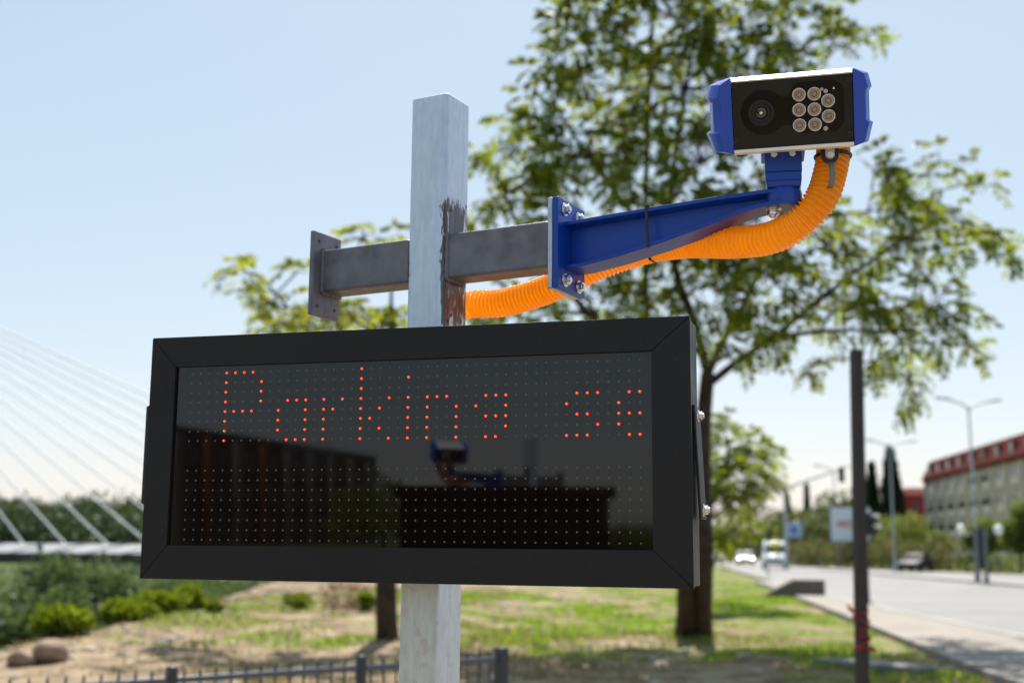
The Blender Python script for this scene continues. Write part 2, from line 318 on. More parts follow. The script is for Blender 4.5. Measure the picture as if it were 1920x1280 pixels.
def ground_mat():
    m = mat('ground_soil', (.3,.24,.17), .95, spec=.1); t = m.node_tree; N = t.nodes; L = t.links; p = N['Principled BSDF']
    tc = N.new('ShaderNodeTexCoord')
    def nz(s, d=6, r=.6):
        q = N.new('ShaderNodeTexNoise'); q.inputs['Scale'].default_value = s; q.inputs['Detail'].default_value = d; q.inputs['Roughness'].default_value = r
        L.new(tc.outputs['Object'], q.inputs['Vector']); return q
    a = nz(1.7); r = N.new('ShaderNodeValToRGB'); L.new(a.outputs['Fac'], r.inputs['Fac'])
    e = r.color_ramp.elements; e[0].position = .32; e[0].color = (.115,.08,.052,1); e[1].position = .68; e[1].color = (.36,.285,.195,1)
    el = e.new(.5); el.color = (.235,.175,.115,1)
    b = nz(.42); sx = N.new('ShaderNodeSeparateXYZ'); L.new(tc.outputs['Object'], sx.inputs[0])
    ad = N.new('ShaderNodeMath'); ad.operation = 'MULTIPLY_ADD'; L.new(sx.outputs[0], ad.inputs[0]); ad.inputs[1].default_value = .014; L.new(b.outputs['Fac'], ad.inputs[2])
    r2 = N.new('ShaderNodeValToRGB'); r2.color_ramp.elements[0].position = .50; r2.color_ramp.elements[1].position = .60; L.new(ad.outputs[0], r2.inputs['Fac'])
    c = nz(3.5); r3 = N.new('ShaderNodeValToRGB'); L.new(c.outputs['Fac'], r3.inputs['Fac']); r3.color_ramp.elements[0].color = (.05,.095,.01,1); r3.color_ramp.elements[1].color = (.17,.22,.035,1)
    r3.color_ramp.elements[0].position = .3; r3.color_ramp.elements[1].position = .7
    nr = N.new('ShaderNodeMapRange'); nr.inputs[1].default_value = 16.6; nr.inputs[2].default_value = 20.0; nr.inputs[3].default_value = .22; nr.inputs[4].default_value = 1
    ny = N.new('ShaderNodeMath'); ny.operation = 'MULTIPLY_ADD'; L.new(b.outputs['Fac'], ny.inputs[0]); ny.inputs[1].default_value = 5; yo_ = N.new('ShaderNodeMath'); yo_.operation = 'SUBTRACT'; L.new(sx.outputs[1], yo_.inputs[0]); yo_.inputs[1].default_value = 2.5; L.new(yo_.outputs[0], ny.inputs[2]); L.new(ny.outputs[0], nr.inputs[0])
    gm = N.new('ShaderNodeMath'); gm.operation = 'MULTIPLY'; L.new(r2.outputs[0], gm.inputs[0]); L.new(nr.outputs[0], gm.inputs[1])
    mx = N.new('ShaderNodeMixRGB'); ml = N.new('ShaderNodeMath'); ml.operation = 'MULTIPLY'; ml.inputs[1].default_value = .68
    L.new(gm.outputs[0], ml.inputs[0]); L.new(ml.outputs[0], mx.inputs[0]); L.new(r.outputs[0], mx.inputs[1]); L.new(r3.outputs[0], mx.inputs[2])
    L.new(mx.outputs[0], p.inputs['Base Color'])
    lo = N.new('ShaderNodeMapRange'); L.new(sx.outputs[2], lo.inputs[0]); lo.inputs[1].default_value = -.7; lo.inputs[2].default_value = -1.6; lo.inputs[3].default_value = 0; lo.inputs[4].default_value = 1
    fa_ = N.new('ShaderNodeMapRange'); L.new(sx.outputs[1], fa_.inputs[0]); fa_.inputs[1].default_value = 120; fa_.inputs[2].default_value = 190
    mm = N.new('ShaderNodeMath'); mm.operation = 'MAXIMUM'; L.new(lo.outputs[0], mm.inputs[0]); L.new(fa_.outputs[0], mm.inputs[1])
    m2 = N.new('ShaderNodeMixRGB'); L.new(mm.outputs[0], m2.inputs[0]); L.new(mx.outputs[0], m2.inputs[1]); L.new(r4s(N,L,c), m2.inputs[2]); L.new(m2.outputs[0], p.inputs['Base Color'])
    bb = N.new('ShaderNodeBump'); bb.inputs['Strength'].default_value = .8; bb.inputs['Distance'].default_value = .05; L.new(nz(6).outputs['Fac'], bb.inputs['Height']); L.new(bb.outputs[0], p.inputs['Normal'])
    return m
def grid(name, xs, ys, zf, m):
    X, Y = np.meshgrid(xs, ys); Z = zf(X, Y); nx, ny = len(xs), len(ys)
    V = np.stack([X,Y,Z],-1).reshape(-1,3)
    i = (np.arange(ny-1)[:,None]*nx+np.arange(nx-1)[None]).ravel()
    F = np.stack([i,i+1,i+nx+1,i+nx],-1)
    me = bpy.data.meshes.new(name); me.from_pydata(V.tolist(), [], F.tolist()); me.update()
    return link(name, me, m, None, 0, 180)
xs = np.concatenate([[-2500,-1200,-600,-300,-160,-100,-70,-50,-40], np.arange(-32,16,.5), np.arange(16,60,3), [70,100,160,300,600,1200,2500]])
ys = np.concatenate([[-1500,-500,-250,-120,-60,-30,-12,-4], np.arange(0,62,.5), np.arange(62,120,3), np.arange(120,360,8), [400,500,700,1200,2500,5000]])
kind(grid('ground', xs, ys, height, ground_mat()), 'structure')

def strip(name, lx, rxx, ys, z0, m, top=None, skirt=0):
    mb = MB(); V = []; F = []
    for y in ys: V += [(float(lx(y)),y,z0), (float(rxx(y)),y,z0)]
    n = len(ys)
    F = [(2*i,2*i+1,2*i+3,2*i+2) for i in range(n-1)]
    if skirt:
        V += [(a,b,c-skirt) for a,b,c in V[:2*n]]; k = 2*n
        F += [(2*i,2*i+2,k+2*i+2,k+2*i) for i in range(n-1)]+[(2*i+3,2*i+1,k+2*i+1,k+2*i+3) for i in range(n-1)]
        F += [(0,k,k+1,1),(2*n-2,2*n-1,k+2*n-1,k+2*n-2)]
    mb.add(V, F); return kind(obj(name, mb, m, org=(0,0,0), smooth=0), 'structure')
road_m = mat('sunbleached_asphalt', (.135,.13,.126), .66, spec=.4, noise=(.35,(.19,.184,.177),.2,8), bump=(40,.25))
walk_m = mat('pavement_concrete', (.20,.175,.15), .85, noise=(.8,(.26,.23,.20),.2,8), bump=(20,.2))
kerb_m = mat('kerb_stone', (.40,.38,.35), .8, noise=(2,(.3,.29,.27),.2))
yy = list(np.arange(-60,60,4))+list(np.arange(60,210,10))
hedge_edge = lambda y: np.interp(y, [-60,60,84,90,100,112,125,200], [90,70,40,36.5,33,30,31,38])
strip('road', lambda y: kerbx(y), hedge_edge, yy, .006, road_m)
strip('pavement', lambda y: verge(y), lambda y: kerbx(y)-.15, [y for y in yy if y <= 60], .10, walk_m, skirt=.2)
strip('kerb', lambda y: kerbx(y)-.15, lambda y: kerbx(y), yy, .12, kerb_m, skirt=.2)
strip('median_strip', lambda y: np.interp(y,[40,75,110],[23.6,24.6,26.8])-.5, lambda y: np.interp(y,[40,75,110],[23.6,24.6,26.8])+.5, [45,50,57,64,75,85,95,105], .13, kerb_m, skirt=.2)
water_m = mat('river_water', (.05,.08,.08), .08, bump=(3,.3))
mb = MB().add([(-160,70,-8.2),(6,70,-8.2),(6,190,-8.2),(-160,190,-8.2)], [(0,1,2,3)]); kind(obj('river', mb, water_m, smooth=0), 'structure')

# ------------------------------------------------------------------ SIGN GANTRY
PYAW = -.5007
DV = np.array([math.cos(PYAW), math.sin(PYAW), 0]); WV = np.array([-math.sin(PYAW), math.cos(PYAW), 0]); UP = np.array([0,0,1.])
S = .0945; HALF = S/2
F0 = np.array([-.1460, 2.56, 0])                                   # front vertical edge of the post
AX = F0-DV*HALF+WV*HALF                                            # post axis
RP = np.stack([DV, WV, UP], 1)                                     # local (along arm, back, up) -> world
def L3(s, w_, z): return F0+DV*s+WV*w_+UP*(EYE+z)                  # s along arm from post's right face, w back from the front face
M['galvpole'] = galv_pole()
post = thing('sign_post', (AX[0],AX[1],0), 'tall square galvanised steel post carrying the black display, with grey cross arm welded through it', 'post')
mb = MB().box((AX[0],AX[1],(EYE+.984)/2), (S,S,EYE+.984), RP); pole = obj('pole', mb, M['galvpole'], post, bevel=.006, seg=3)
mb = MB().box((AX[0],AX[1],.01), (.24,.24,.02), RP); obj('base_plate', mb, M['dull_zinc'], post, bevel=.003)
AZ0, AZ1, AW0, AW1 = .565, .6635, .003, .073
for s0, s1 in ((.0005,.2465),(-.332,-S-.0005)):
    mb = MB().box(L3((s0+s1)/2,(AW0+AW1)/2,(AZ0+AZ1)/2), (s1-s0,AW1-AW0,AZ1-AZ0), RP); obj('cross_arm', mb, M['primer'], post, bevel=.006, seg=3)
def plate_with_holes(s0, s1, w0, w1, z0, z1, m, parent, name, holes=True):
    mb = MB().box(L3((s0+s1)/2,(w0+w1)/2,(z0+z1)/2), (s1-s0,w1-w0,z1-z0), RP)
    o = obj(name, mb, m, parent, bevel=.0025)
    if holes:
        for wq in (w0+.018, w1-.018):
            for zq in (z0+.022, z1-.022): obj('bolt_hole', MB().cyl(L3(s1-.001,wq,zq), L3(s1+.0006,wq,zq), .0042, n=14), M['rubber'], o)
    return o
fl = plate_with_holes(-.344,-.332,-.027,.075,.510,.704, M['primer'], post, 'end_plate')
for sgn, sp in ((1,-.3325),(1,.0008)):                             # weld beads
    for (a,b) in (((AW0,AZ0),(AW1,AZ0)),((AW0,AZ1),(AW1,AZ1)),((AW0,AZ0),(AW0,AZ1))):
        obj('weld', MB().tube([L3(sp+.003, a[0]+(b[0]-a[0])*t/12, a[1]+(b[1]-a[1])*t/12) for t in range(13)], [.0045+.0012*math.sin(t*2.3) for t in range(13)], 8), M['primer'], post)
plate_with_holes(.2465,.2575,0.0,.129,.519,.712, M['dull_zinc'], post, 'end_plate', False)
for wq, zq in ((.018,.475),(.07,.455),(.02,.72),(.03,.49)): obj('drill_hole', MB().cyl(L3(-.001,wq,zq), L3(.0006,wq,zq), .004, n=12), M['rubber'], post)

# --- blue wall bracket
bk = thing('camera_bracket', L3(.2575,.06,.52), 'blue painted steel bracket arm bolted to the end plate of the grey cross arm', 'bracket')
mb = MB().box(L3(.2645,.0645,.6155), (.013,.129,.192), RP); obj('wall_plate', mb, M['blue'], bk, bevel=.002)
top = [(.271,.6645),(.45,.672),(.60,.677),(.70,.6785)]
bot = [(.271,.566),(.30,.5655),(.38,.577),(.48,.596),(.57,.618),(.65,.640),(.70,.6465)]
def tz(s): return np.interp(s, [p[0] for p in top], [p[1] for p in top])
def bz(s): return np.interp(s, [p[0] for p in bot], [p[1] for p in bot])
ss = np.linspace(.271,.712,26)
def halfw(s): return np.interp(s, [.27,.70], [.036,.0315])
WC = .068
V = []; Fq = []; prof_n = 12
fw, tw, th = 1, .006, .0075
for s_ in ss:
    a, b, h = tz(s_), bz(s_), halfw(s_); thb = min(.0075, (a-b)/3.2)
    r = [(-h,a),(h,a),(h,a-thb),(tw,a-thb*1.5),(tw,b+thb*1.5),(h,b+thb),(h,b),(-h,b),(-h,b+thb),(-tw,b+thb*1.5),(-tw,a-thb*1.5),(-h,a-thb)]
    V += [L3(s_, WC+x, z) for x, z in r]
n = prof_n
Fq = [(i*n+j,i*n+(j+1)%n,(i+1)*n+(j+1)%n,(i+1)*n+j) for i in range(len(ss)-1) for j in range(n)]+[tuple(range(n))[::-1], tuple(range((len(ss)-1)*n, len(ss)*n))]
obj('arm', MB().add(V, Fq), M['blue'], bk, bevel=.0012)
mb = MB().lathe([(.0325,.6465),(.0345,.650),(.0345,.672),(.0325,.6795)], L3(.722,WC,0), UP, 40); obj('knuckle', mb, M['blue'], bk, smooth=40)
KN = L3(.722,WC,0)
# head: follows the camera's own heading
FY = 2.17; FC = np.array([.5165, FY, EYE+.8007]); FYAW, FTILT, FROLL, FW, FH = -.200, .362, -.019, .2195, .1232
RF = rz(FYAW) @ rx(FTILT) @ ry(FROLL); FX, FB, FU = RF[:,0], RF[:,1], RF[:,2]   # right, back, up of the camera housing
RH = rz(FYAW); HX, HB = RH[:,0], RH[:,1]
def K(x, b, z): return np.array([KN[0],KN[1],EYE])+HX*x+HB*b+UP*z
mb = MB().prism([(-.031,-.031),(.031,-.031),(.031,.031),(-.031,.031)], K(0,0,.680), HX, HB, UP, .012, [(-.0335,-.0335),(.0335,-.0335),(.0335,.0335),(-.0335,.0335)])
mb.box(K(0,0,.7005), (.067,.067,.017), RH); obj('swivel_block', mb, M['blue'], bk, bevel=.002)
mb = MB().box(K(0,-.030,.7285), (.069,.006,.038), RH).box(K(0,0,.711), (.069,.06,.004), RH); mb.box(K(-.0325,.005,.7285), (.004,.056,.038), RH).box(K(.0325,.005,.7285), (.004,.056,.038), RH)
obj('yoke', mb, M['blue'], bk, bevel=.0015)
def hexbolt(p, d, r, h, washer=True):
    d = Vector(d).normalized(); p = Vector(p); mb = MB()
    if washer: mb.cyl(p, p+d*.0022, r*1.5, n=24); mb.cyl(p+d*.0022, p+d*.0034, r*1.2, n=20)
    b0 = p+d*(.0034 if washer else 0); mb.cyl(b0, b0+d*h, r*1.08, n=6); mb.cyl(b0+d*h, b0+d*(h+.0035), r*.62, n=16); return mb
for wq, zq in ((.030,.690),(.096,.686),(.033,.541),(.098,.539)):
    obj('bolt', hexbolt(L3(.271,wq,zq), DV, .0095, .0075), M['zinc'], bk, bevel=.0006, smooth=25)
obj('bolt', hexbolt(L3(.700,WC,.6475), -UP, .011, .010), M['zinc'], bk, bevel=.0006, smooth=25)
for x in (-.017,.017): obj('bolt', hexbolt(K(x,-.0335,.742), -HB, .0062, .006, False), M['zinc'], bk, bevel=.0005, smooth=25)
mb = MB().box(K(.0,-.001,.7505), (.082,.074,.0065), RH); obj('head_plate', mb, M['blue'], bk, bevel=.0012)

# --- camera housing
def C3(x, b, z): return FC+FX*x+FB*b+FU*z
def onface(px, py):
    d = ray(px, py); o = FC-np.array([0,0,EYE]); t = (o@FB)/(d@FB); q = d*t-o; return q@FX, q@FU
tc_ = thing('traffic_camera', K(0,0,.754), 'boxy blue and black number plate camera on the end of the blue bracket', 'camera')
DEP = .185
mb = MB().box(C3(0,DEP/2+.004,0), (FW,DEP,FH+.016), RF); obj('body', mb, M['alu'], tc_, bevel=.003)
for zq, pf in ((1,[(-.006,FH/2+.0005),(-.006,FH/2+.0035),(.016,FH/2+.0098),(.06,FH/2+.0098),(.06,FH/2+.0005)]),(-1,[(-.006,-FH/2-.0005),(-.006,-FH/2-.0065),(.004,-FH/2-.0105),(.06,-FH/2-.0105),(.06,-FH/2-.0005)])):
    obj('trim_strip', MB().prism(pf, C3(-FW/2+.0005,0,0), FB, FU, FX, FW-.001), M['alu'], tc_, bevel=.0008)
def arc(cx, cy, r, a0, a1, n=10): return [(cx+r*math.cos(math.radians(a0+(a1-a0)*i/n)), cy+r*math.sin(math.radians(a0+(a1-a0)*i/n))) for i in range(n+1)]
mb = MB().box(C3(0,.0015,0), (FW,.008,FH), RF); fp = obj('front_plate', mb, M['black_plate'], tc_, bevel=.001)
lx, lz = onface(1431,211); x0, z0 = onface(1484,204); x1, _ = onface(1582,204)
k = x0+.018
win = arc(lx, lz, .041, 62, 298, 28)+[(lx+.036,lz-.026),(x0-.004,lz-.026)]+arc(x0+.017,z0-.030,.017,200,270,5)+arc(x1-.022,z0-.024,.023,270,360,8)+arc(x1-.022,z0+.024,.023,0,90,8)+arc(x0+.017,z0+.030,.017,90,160,5)+[(x0-.004,lz+.026),(lx+.036,lz+.026)]
mb = MB().prism(win, C3(0,-.0024,0), FX, FU, -FB, .0006); wn = obj('window', mb, M['window'], tc_, smooth=20)
cxl, czl = onface(1427,212)
rim = MB(); rim.tube([C3(x,-.0032,z) for x, z in win]+[C3(win[0][0],-.0032,win[0][1])], .0006, 6); obj('window_rim', rim, M['black_plate'], tc_)
mb = MB().lathe([(.0235,0),(.0235,.006),(.021,.008),(.020,.005),(.0165,.004),(.0155,.007),(.013,.007),(.011,.003)], C3(cxl,-.003,czl), -FB, 40); ln = obj('lens', mb, M['rubber'], tc_, smooth=20)
mb = MB().lathe([(.0125,.0012)]+[(.0125*math.cos(a),.0012+.004*math.sin(a)) for a in np.linspace(.1,1.5,8)], C3(cxl,-.003,czl), -FB, 32); obj('lens_glass', mb, M['lens'], ln, smooth=60)
mb = MB().lathe([(.003,0),(.0026,.0005),(.0012,.0012),(0,.0014)], C3(cxl,-.0083,czl), -FB, 16); obj('lens_core', mb, M['irring'], ln, smooth=60)
for px, py in ((1497.8,177.8),(1526.4,176.2),(1552.4,188.7),(1498,206.2),(1526.8,205.2),(1553.4,217.8),(1499,235),(1528,233.4)):
    x, z = onface(px, py)
    a = obj('infrared_lamp', MB().lathe([(.0121,0),(.0121,.0022),(.0112,.0030),(.0102,.0020),(.0099,.0008)], C3(x,-.003,z), -FB, 32), M['irring'], tc_, smooth=30)
    obj('emitter', MB().lathe([(.0099,.0010),(.0088,.0012),(.0086,.0018),(.0062,.0018),(.006,.0010),(.0042,.0010),(.004,.0022),(.0028,.0024),(0,.0026)], C3(x,-.003,z), -FB, 28), M['irled'], a, smooth=30)
for px, py, r in ((1540.5,167.5,.0030),(1547.8,171,.0038),(1548,241,.0042)):
    x, z = onface(px, py); obj('small_screw', MB().lathe([(r,0),(r,.0012),(r*.7,.0018),(r*.45,.0006),(0,.0005)], C3(x,-.003,z), -FB, 18), M['dull_zinc'], tc_)
for px, py in ((1376,160),(1591.5,148.5),(1379,263),(1594,252)):
    x, z = onface(px, py); o = obj('cover_screw', MB().lathe([(.0064,0),(.0064,.0026),(.0056,.0036),(.0034,.0036),(.003,.0014),(0,.0012)], C3(x,-.0024,z), -FB, 24), M['powder_matt'], tc_)
mb = MB(); x, z = onface(1563,165); mb.add([C3(x-.0022,-.0032,z-.002),C3(x+.0022,-.0032,z-.002),C3(x,-.0032,z+.0024)], [(0,1,2)])
obj('warning_mark', mb, M['white_ink'], tc_, smooth=0)
half = [(0,.0725),(.0285,.0605),(.0345,.036),(.0295,.028),(.0295,-.0255),(.0355,-.029),(.0265,-.064),(0,-.0715)]
for sx in (-1, 1):
    e = sx*FW/2
    k0, k1, k2 = (1.04,1.22,1.46) if sx < 0 else (1,1.0,1.06); ins = .0095 if sx < 0 else .0085
    P0 = [(e+sx*x*k1,z) for x, z in half]; P1 = [(e+sx*max(x*k0-ins,0) if x > 0 else e, z*.985) for x, z in half]; P2 = [(e+sx*x*k2,z*1.02) for x, z in half]
    n = len(half); V = []
    for poly, b in ((P1,-.007),(P0,.012),(P2,.065),(P2,DEP-.02),(P1,DEP+.004)): V += [C3(x,b,z) for x, z in poly]
    Fq = [(r*n+i,r*n+(i+1)%n,(r+1)*n+(i+1)%n,(r+1)*n+i) for r in range(4) for i in range(n)]+[tuple(range(n))[::-1], tuple(range(4*n,5*n))]
    cap = obj('end_cap', MB().add(V, Fq), M['blue_cap'], tc_, bevel=.0012)
fa_ = math.atan2(.0071,.053); RFA = RF@rz(fa_)
for i in range(4):
    obj('print_stroke', MB().box(C3(-(FW/2+.0360+.0071*(.022/.053)+.0004),.034,.010-.0062*i), (.0006,.009,.0036 if i % 2 else .0046), RFA), M['white_ink'], tc_, smooth=0)
mb = MB().box(C3(-.095,.03,-FH/2-.011), (.02,.012,.006), RF); obj('foot_pad', mb, M['rubber'], tc_)

# --- display board
BY, BT = -.278, .0061
RB = rz(BY) @ rx(BT); BC = np.array([-.2112, 2.3999, EYE+.1781])
def B3(x, y, z): return BC+RB@np.array([x,y,z])
db = thing('led_display', B3(0,.06,-.249), 'wide black framed dot matrix sign with red lit letters, mounted on the steel post', 'sign')
OX0, OX1, OZ0, OZ1 = -.5635, .566, -.2490, .2478
IX0, IX1, IZ0, IZ1 = -.5055, .4932, -.1815, .1848
mb = MB().box(B3((OX0+OX1)/2,.0475,(OZ0+OZ1)/2), (OX1-OX0-.004,.095,OZ1-OZ0-.004), RB); obj('housing', mb, M['powder'], db, bevel=.002)
mb = MB()                                                          # mitred frame profiles, hairline gaps at the corners
g = .0006
def fr(q): mb.prism(q, B3(0,-.001,0), RB[:,0], RB[:,2], -RB[:,1], .011)
fr([(OX0+g,OZ1),(OX1-g,OZ1),(IX1-g,IZ1),(IX0+g,IZ1)]); fr([(OX0+g,OZ0),(IX0+g,IZ0),(IX1-g,IZ0),(OX1-g,OZ0)])
fr([(OX0,OZ0+g),(OX0,OZ1-g),(IX0,IZ1-g),(IX0,IZ0+g)]); fr([(OX1,OZ0+g),(IX1,IZ0+g),(IX1,IZ1-g),(OX1,OZ1-g)])
obj('frame', mb, M['powder'], db, bevel=.0007)
mb = MB().box(B3((IX0+IX1)/2,-.0025,(IZ0+IZ1)/2), (IX1-IX0+.004,.004,IZ1-IZ0+.004), RB); obj('display_panel', mb, M['panel'], db)
PT, TOT = .01993, .33942
GLY = {'P': {0:[4,5,6,7],1:[4,8],2:[4,8],3:[4,8],4:[4,5,6,7],5:[4],6:[4],7:[4]},
 'a': {3:[11,12,13],4:[10,13],5:[10,13],6:[10,13],7:[11,12,13]}, 'r': {3:[15,17],4:[15,16],5:[15],6:[15],7:[15]},
 'k': {0:[19],1:[19],2:[19],3:[19,22],4:[19,21],5:[19,20],6:[19,21],7:[19,22]}, 'i': {1:[24],3:[24],4:[24],5:[24],6:[24],7:[24]},
 'n': {3:[26,27,28],4:[26,29],5:[26,29],6:[26,29],7:[26,29]}, 'g': {3:[32,33,34],4:[31,34],5:[32,33,34],6:[34],7:[32,33]},
 's': {3:[41,42,43],4:[40],5:[41,42],6:[43],7:[40,41,42]}, 'e': {3:[46,47],4:[45],5:[45,46,47],6:[45],7:[46,47]}}
lit = {(c,r) for G in GLY.values() for r, cs in G.items() for c in cs}
def dome(mb, c, r, h, n=12):
    mb.lathe([(r,0),(r*.92,h*.5),(r*.6,h*.85),(r*.2,h)], B3(*c), -RB[:,1], n)
dots = MB()
for r in range(16):
    z = TOT/2-(r*PT if r < 8 else 7*PT+.0605+(r-8)*PT)
    for c in range(48):
        if r < 8 and (c,r) in lit: continue
        dome(dots, ((c-23.5)*.02,-.0046,z), .0021, .0006, 8)
obj('unlit_dots', dots, M['dot'], db)
for G in GLY.values():
    mb = MB()
    for r, cs in G.items():
        for c in cs: dome(mb, ((c-23.5)*.02,-.0046,TOT/2-r*PT), .0028, .0020)
    o = obj('lit_letter', mb, M['lit'], db); mc = MB()
    for r, cs in G.items():
        for c in cs: mc.lathe([(.0012,0),(.0009,.0005),(.0003,.0008)], B3((c-23.5)*.02-.0003,-.0068,TOT/2-r*PT+.0002), -RB[:,1], 8)
    obj('glow_core', mc, M['litcore'], o)
# side mounting straps
def side(px_top, px_bot):
    pass
RS = RB@ry(-.045)
mb = MB().box(B3(OX1+.0065,.046,-.02), (.005,.075,.21), RS)
br = obj('side_strap', mb, M['powder'], db, bevel=.0015)
for z, q in ((.066,.0052),(-.108,.0132)):
    obj('bolt', hexbolt(B3(OX1+q,.033,z), RB[:,0], .0080, .0060), M['zinc'], br, bevel=.0006, smooth=25)
mb = MB().box(B3(OX0-.0095,.022,.005), (.022,.03,.207), RB); obj('side_strap', mb, M['powder_matt'], db, bevel=.005)
for z in (.12,-.12): obj('mounting_rail', MB().box(B3(.04,.125,z), (.5,.06,.04), RB), M['dull_zinc'], db, bevel=.003)

# --- orange conduit
HPX = [(850,590,2.74),(885,571,2.72),(940,568,2.69),(1010,549,2.64),(1060,527,2.60),(1110,503,2.57),(1170,480,2.54),(1230,463,2.50),(1300,455,2.44),(1375,455,2.36),(1445,446,2.30),(1500,418,2.26),(1540,372,2.245),(1557,322,2.25),(1562,288,2.26),(1561,255,2.28)]
HP = [(-.135,2.745,.20),(-.150,2.745,.36)]+[tuple(at(*q)-np.array([0,0,EYE])) for q in HPX]
HP = [np.array(p)+np.array([0,0,EYE]) for p in HP]
def catmull(P, n=60):
    P = [2*P[0]-P[1]]+P+[2*P[-1]-P[-2]]; out = []
    for i in range(1,len(P)-2):
        a,b,c,d = P[i-1:i+3]
        for t in np.linspace(0,1,n,endpoint=False):
            out.append(.5*((2*b)+(c-a)*t+(2*a-5*b+4*c-d)*t*t+(3*b-a-3*c+d)*t**3))
    out.append(P[-2]); return np.array(out)
cp = catmull(HP); sl = np.concatenate([[0],np.cumsum(np.linalg.norm(np.diff(cp,axis=0),axis=1))])
LEN = sl[-1]; RIB = .0100; ns = int(LEN/RIB*11); st = np.linspace(0,LEN,ns)
path = np.stack([np.interp(st,sl,cp[:,i]) for i in range(3)],1)
rad = [.0248+.0076*(.5+.5*math.cos(2*math.pi*s_/RIB))**1.2 for s_ in st]
hose = obj('corrugated_hose', MB().tube(path, rad, 40), M['orange'], smooth=60)
tag(hose, 'orange corrugated cable conduit curving under the blue bracket up to the camera', 'hose')

# --- cable tie round bracket arm and conduit
s_t = .452
mb = MB()
a, b, h = tz(s_t)+.0012, bz(s_t)-.001, halfw(s_t)+.0012
hc = path[np.abs(path[:,0]-L3(s_t+.014,WC,0)[0]).argmin()]
loop = [L3(s_t,WC-h,a),L3(s_t+.001,WC-h,(a+b)/2),L3(s_t+.004,WC-h,b),np.array([*(hc-WV*.031)[:2],hc[2]-.012]),np.array([*(hc-WV*.018)[:2],hc[2]-.030]),np.array([*(hc+WV*.018)[:2],hc[2]-.030]),np.array([*(hc+WV*.034)[:2],hc[2]]),L3(s_t,WC+h+.01,a-.02),L3(s_t,WC+h,a),L3(s_t,WC,a+.0005)]
V = []
for p in loop: V += [p-DV*.0028-WV*.0, p+DV*.0028]
n = len(loop); Fq = [(2*i,2*i+1,2*((i+1)%n)+1,2*((i+1)%n)) for i in range(n)]
tie = thing('cable_tie', loop[0], 'black plastic cable tie strapped round the blue bracket and orange conduit', 'cable tie')
o = obj('strap', MB().add(V, Fq), M['rubber'], tie, smooth=0); sm = o.modifiers.new('thick','SOLIDIFY'); sm.thickness = .0016; sm.offset = 0
obj('tie_head', MB().box(L3(s_t,WC-h+.004,a+.003), (.009,.008,.006), RP), M['rubber'], tie, bevel=.001)

# --- clip that holds the conduit under the camera
CPx = at(1556,291,2.212)
cl = thing('hose_clip', CPx, 'black clip with steel screw holding the conduit below the camera', 'clip')
def Q(x, b, z): return CPx+HX*x+HB*b+UP*z
poly = [(-.017,.026),(-.017,.004)]+arc(0,0,.0165,195,345,10)+[(.017,.004),(.017,.026)]
obj('body', MB().prism(poly, Q(0,.004,0), HX, UP, -HB, .006), M['rubber'], cl, bevel=.001)
poly = [(-.0085,.024),(-.0085,0)]+arc(0,0,.0088,190,350,8)+[(.0085,0),(.0085,.024)]
obj('bracket', MB().prism(poly, Q(0,-.0025,0), HX, UP, -HB, .003), M['dull_zinc'], cl, bevel=.0008)
obj('screw', MB().lathe([(.0062,0),(.0062,.004),(.0052,.005),(.003,.005),(.0028,.002),(0,.0018)], Q(0,-.0056,-.001), -HB, 24), M['zinc'], cl)
ring = [path[np.abs(path[:,2]-(CPx[2]+.012))[-int(ns*.25):].argmin()+ns-int(ns*.25)]+RH@np.array([.0325*math.cos(t),.0325*math.sin(t),0]) for t in np.linspace(0,2*math.pi,25)]
obj('collar', MB().tube(ring, .004, 8), M['rubber'], cl)
tail = [Q(.002,-.004,-.016),Q(.003,-.006,-.03),Q(.003,-.006,-.045),Q(.0005,-.003,-.058),Q(-.002,.002,-.064)]
V = []
for p in tail: V += [p-HX*.0055, p+HX*.0055]
obj('strap_end', MB().add(V, [(2*i,2*i+1,2*i+3,2*i+2) for i in range(4)]), M['grey_post'], cl, smooth=60).modifiers.new('thick','SOLIDIFY').thickness = .002
# ------------------------------------------------------------------ VEGETATION
RNG = np.random.default_rng(7)
def unit(v): return v/np.maximum(np.linalg.norm(v,axis=-1,keepdims=True),1e-9)
def leaf_quads(base, dirn, nrm, L, Wd):
    """rhombic leaves: base (n,3), direction, normal"""
    dirn = unit(dirn); s = unit(np.cross(dirn, nrm)); L = np.asarray(L).reshape(-1,1); Wd = np.asarray(Wd).reshape(-1,1)
    b = base; t = base+dirn*L; m = base+dirn*L*.45+np.cross(s,dirn)*L*.06
    return np.stack([b, m+s*Wd*.5, t, m-s*Wd*.5], 1)
def compound(anch, outward, per, nl, L, lw, rng, droop=.42):
    """pinnate leaves: per leaves at each anchor, each with 2*nl leaflets along a drooping stalk"""
    n = len(anch)*per
    A = np.repeat(anch,per,0); O = np.repeat(outward,per,0)
    d = unit(O*.6+rng.normal(0,.75,(n,3))+np.array([0,0,-.10])); ll = L*rng.uniform(.6,1.15,n)
    out = []
    side = unit(np.cross(d,np.array([0,0,1.])+rng.normal(0,.25,(n,3)))); up = np.cross(side,d)
    for k in range(nl):
        t = .22+.78*(k+1)/nl
        pos = A+d*(ll*t)[:,None]+np.array([0,0,-1.])*(droop*ll*t*t)[:,None]
        dd = unit(d+np.array([0,0,-1.])*droop*2*t)
        for sg in (-1,1):
            ld = unit(side*sg+dd*.45+rng.normal(0,.14,(n,3))+np.array([0,0,-.28]))
            l = lw*rng.uniform(.75,1.2,n)*(1-.25*abs(t-.55))
            out.append(leaf_quads(pos,ld,up+rng.normal(0,.3,(n,3)),l,l*.40))
    return np.concatenate(out)
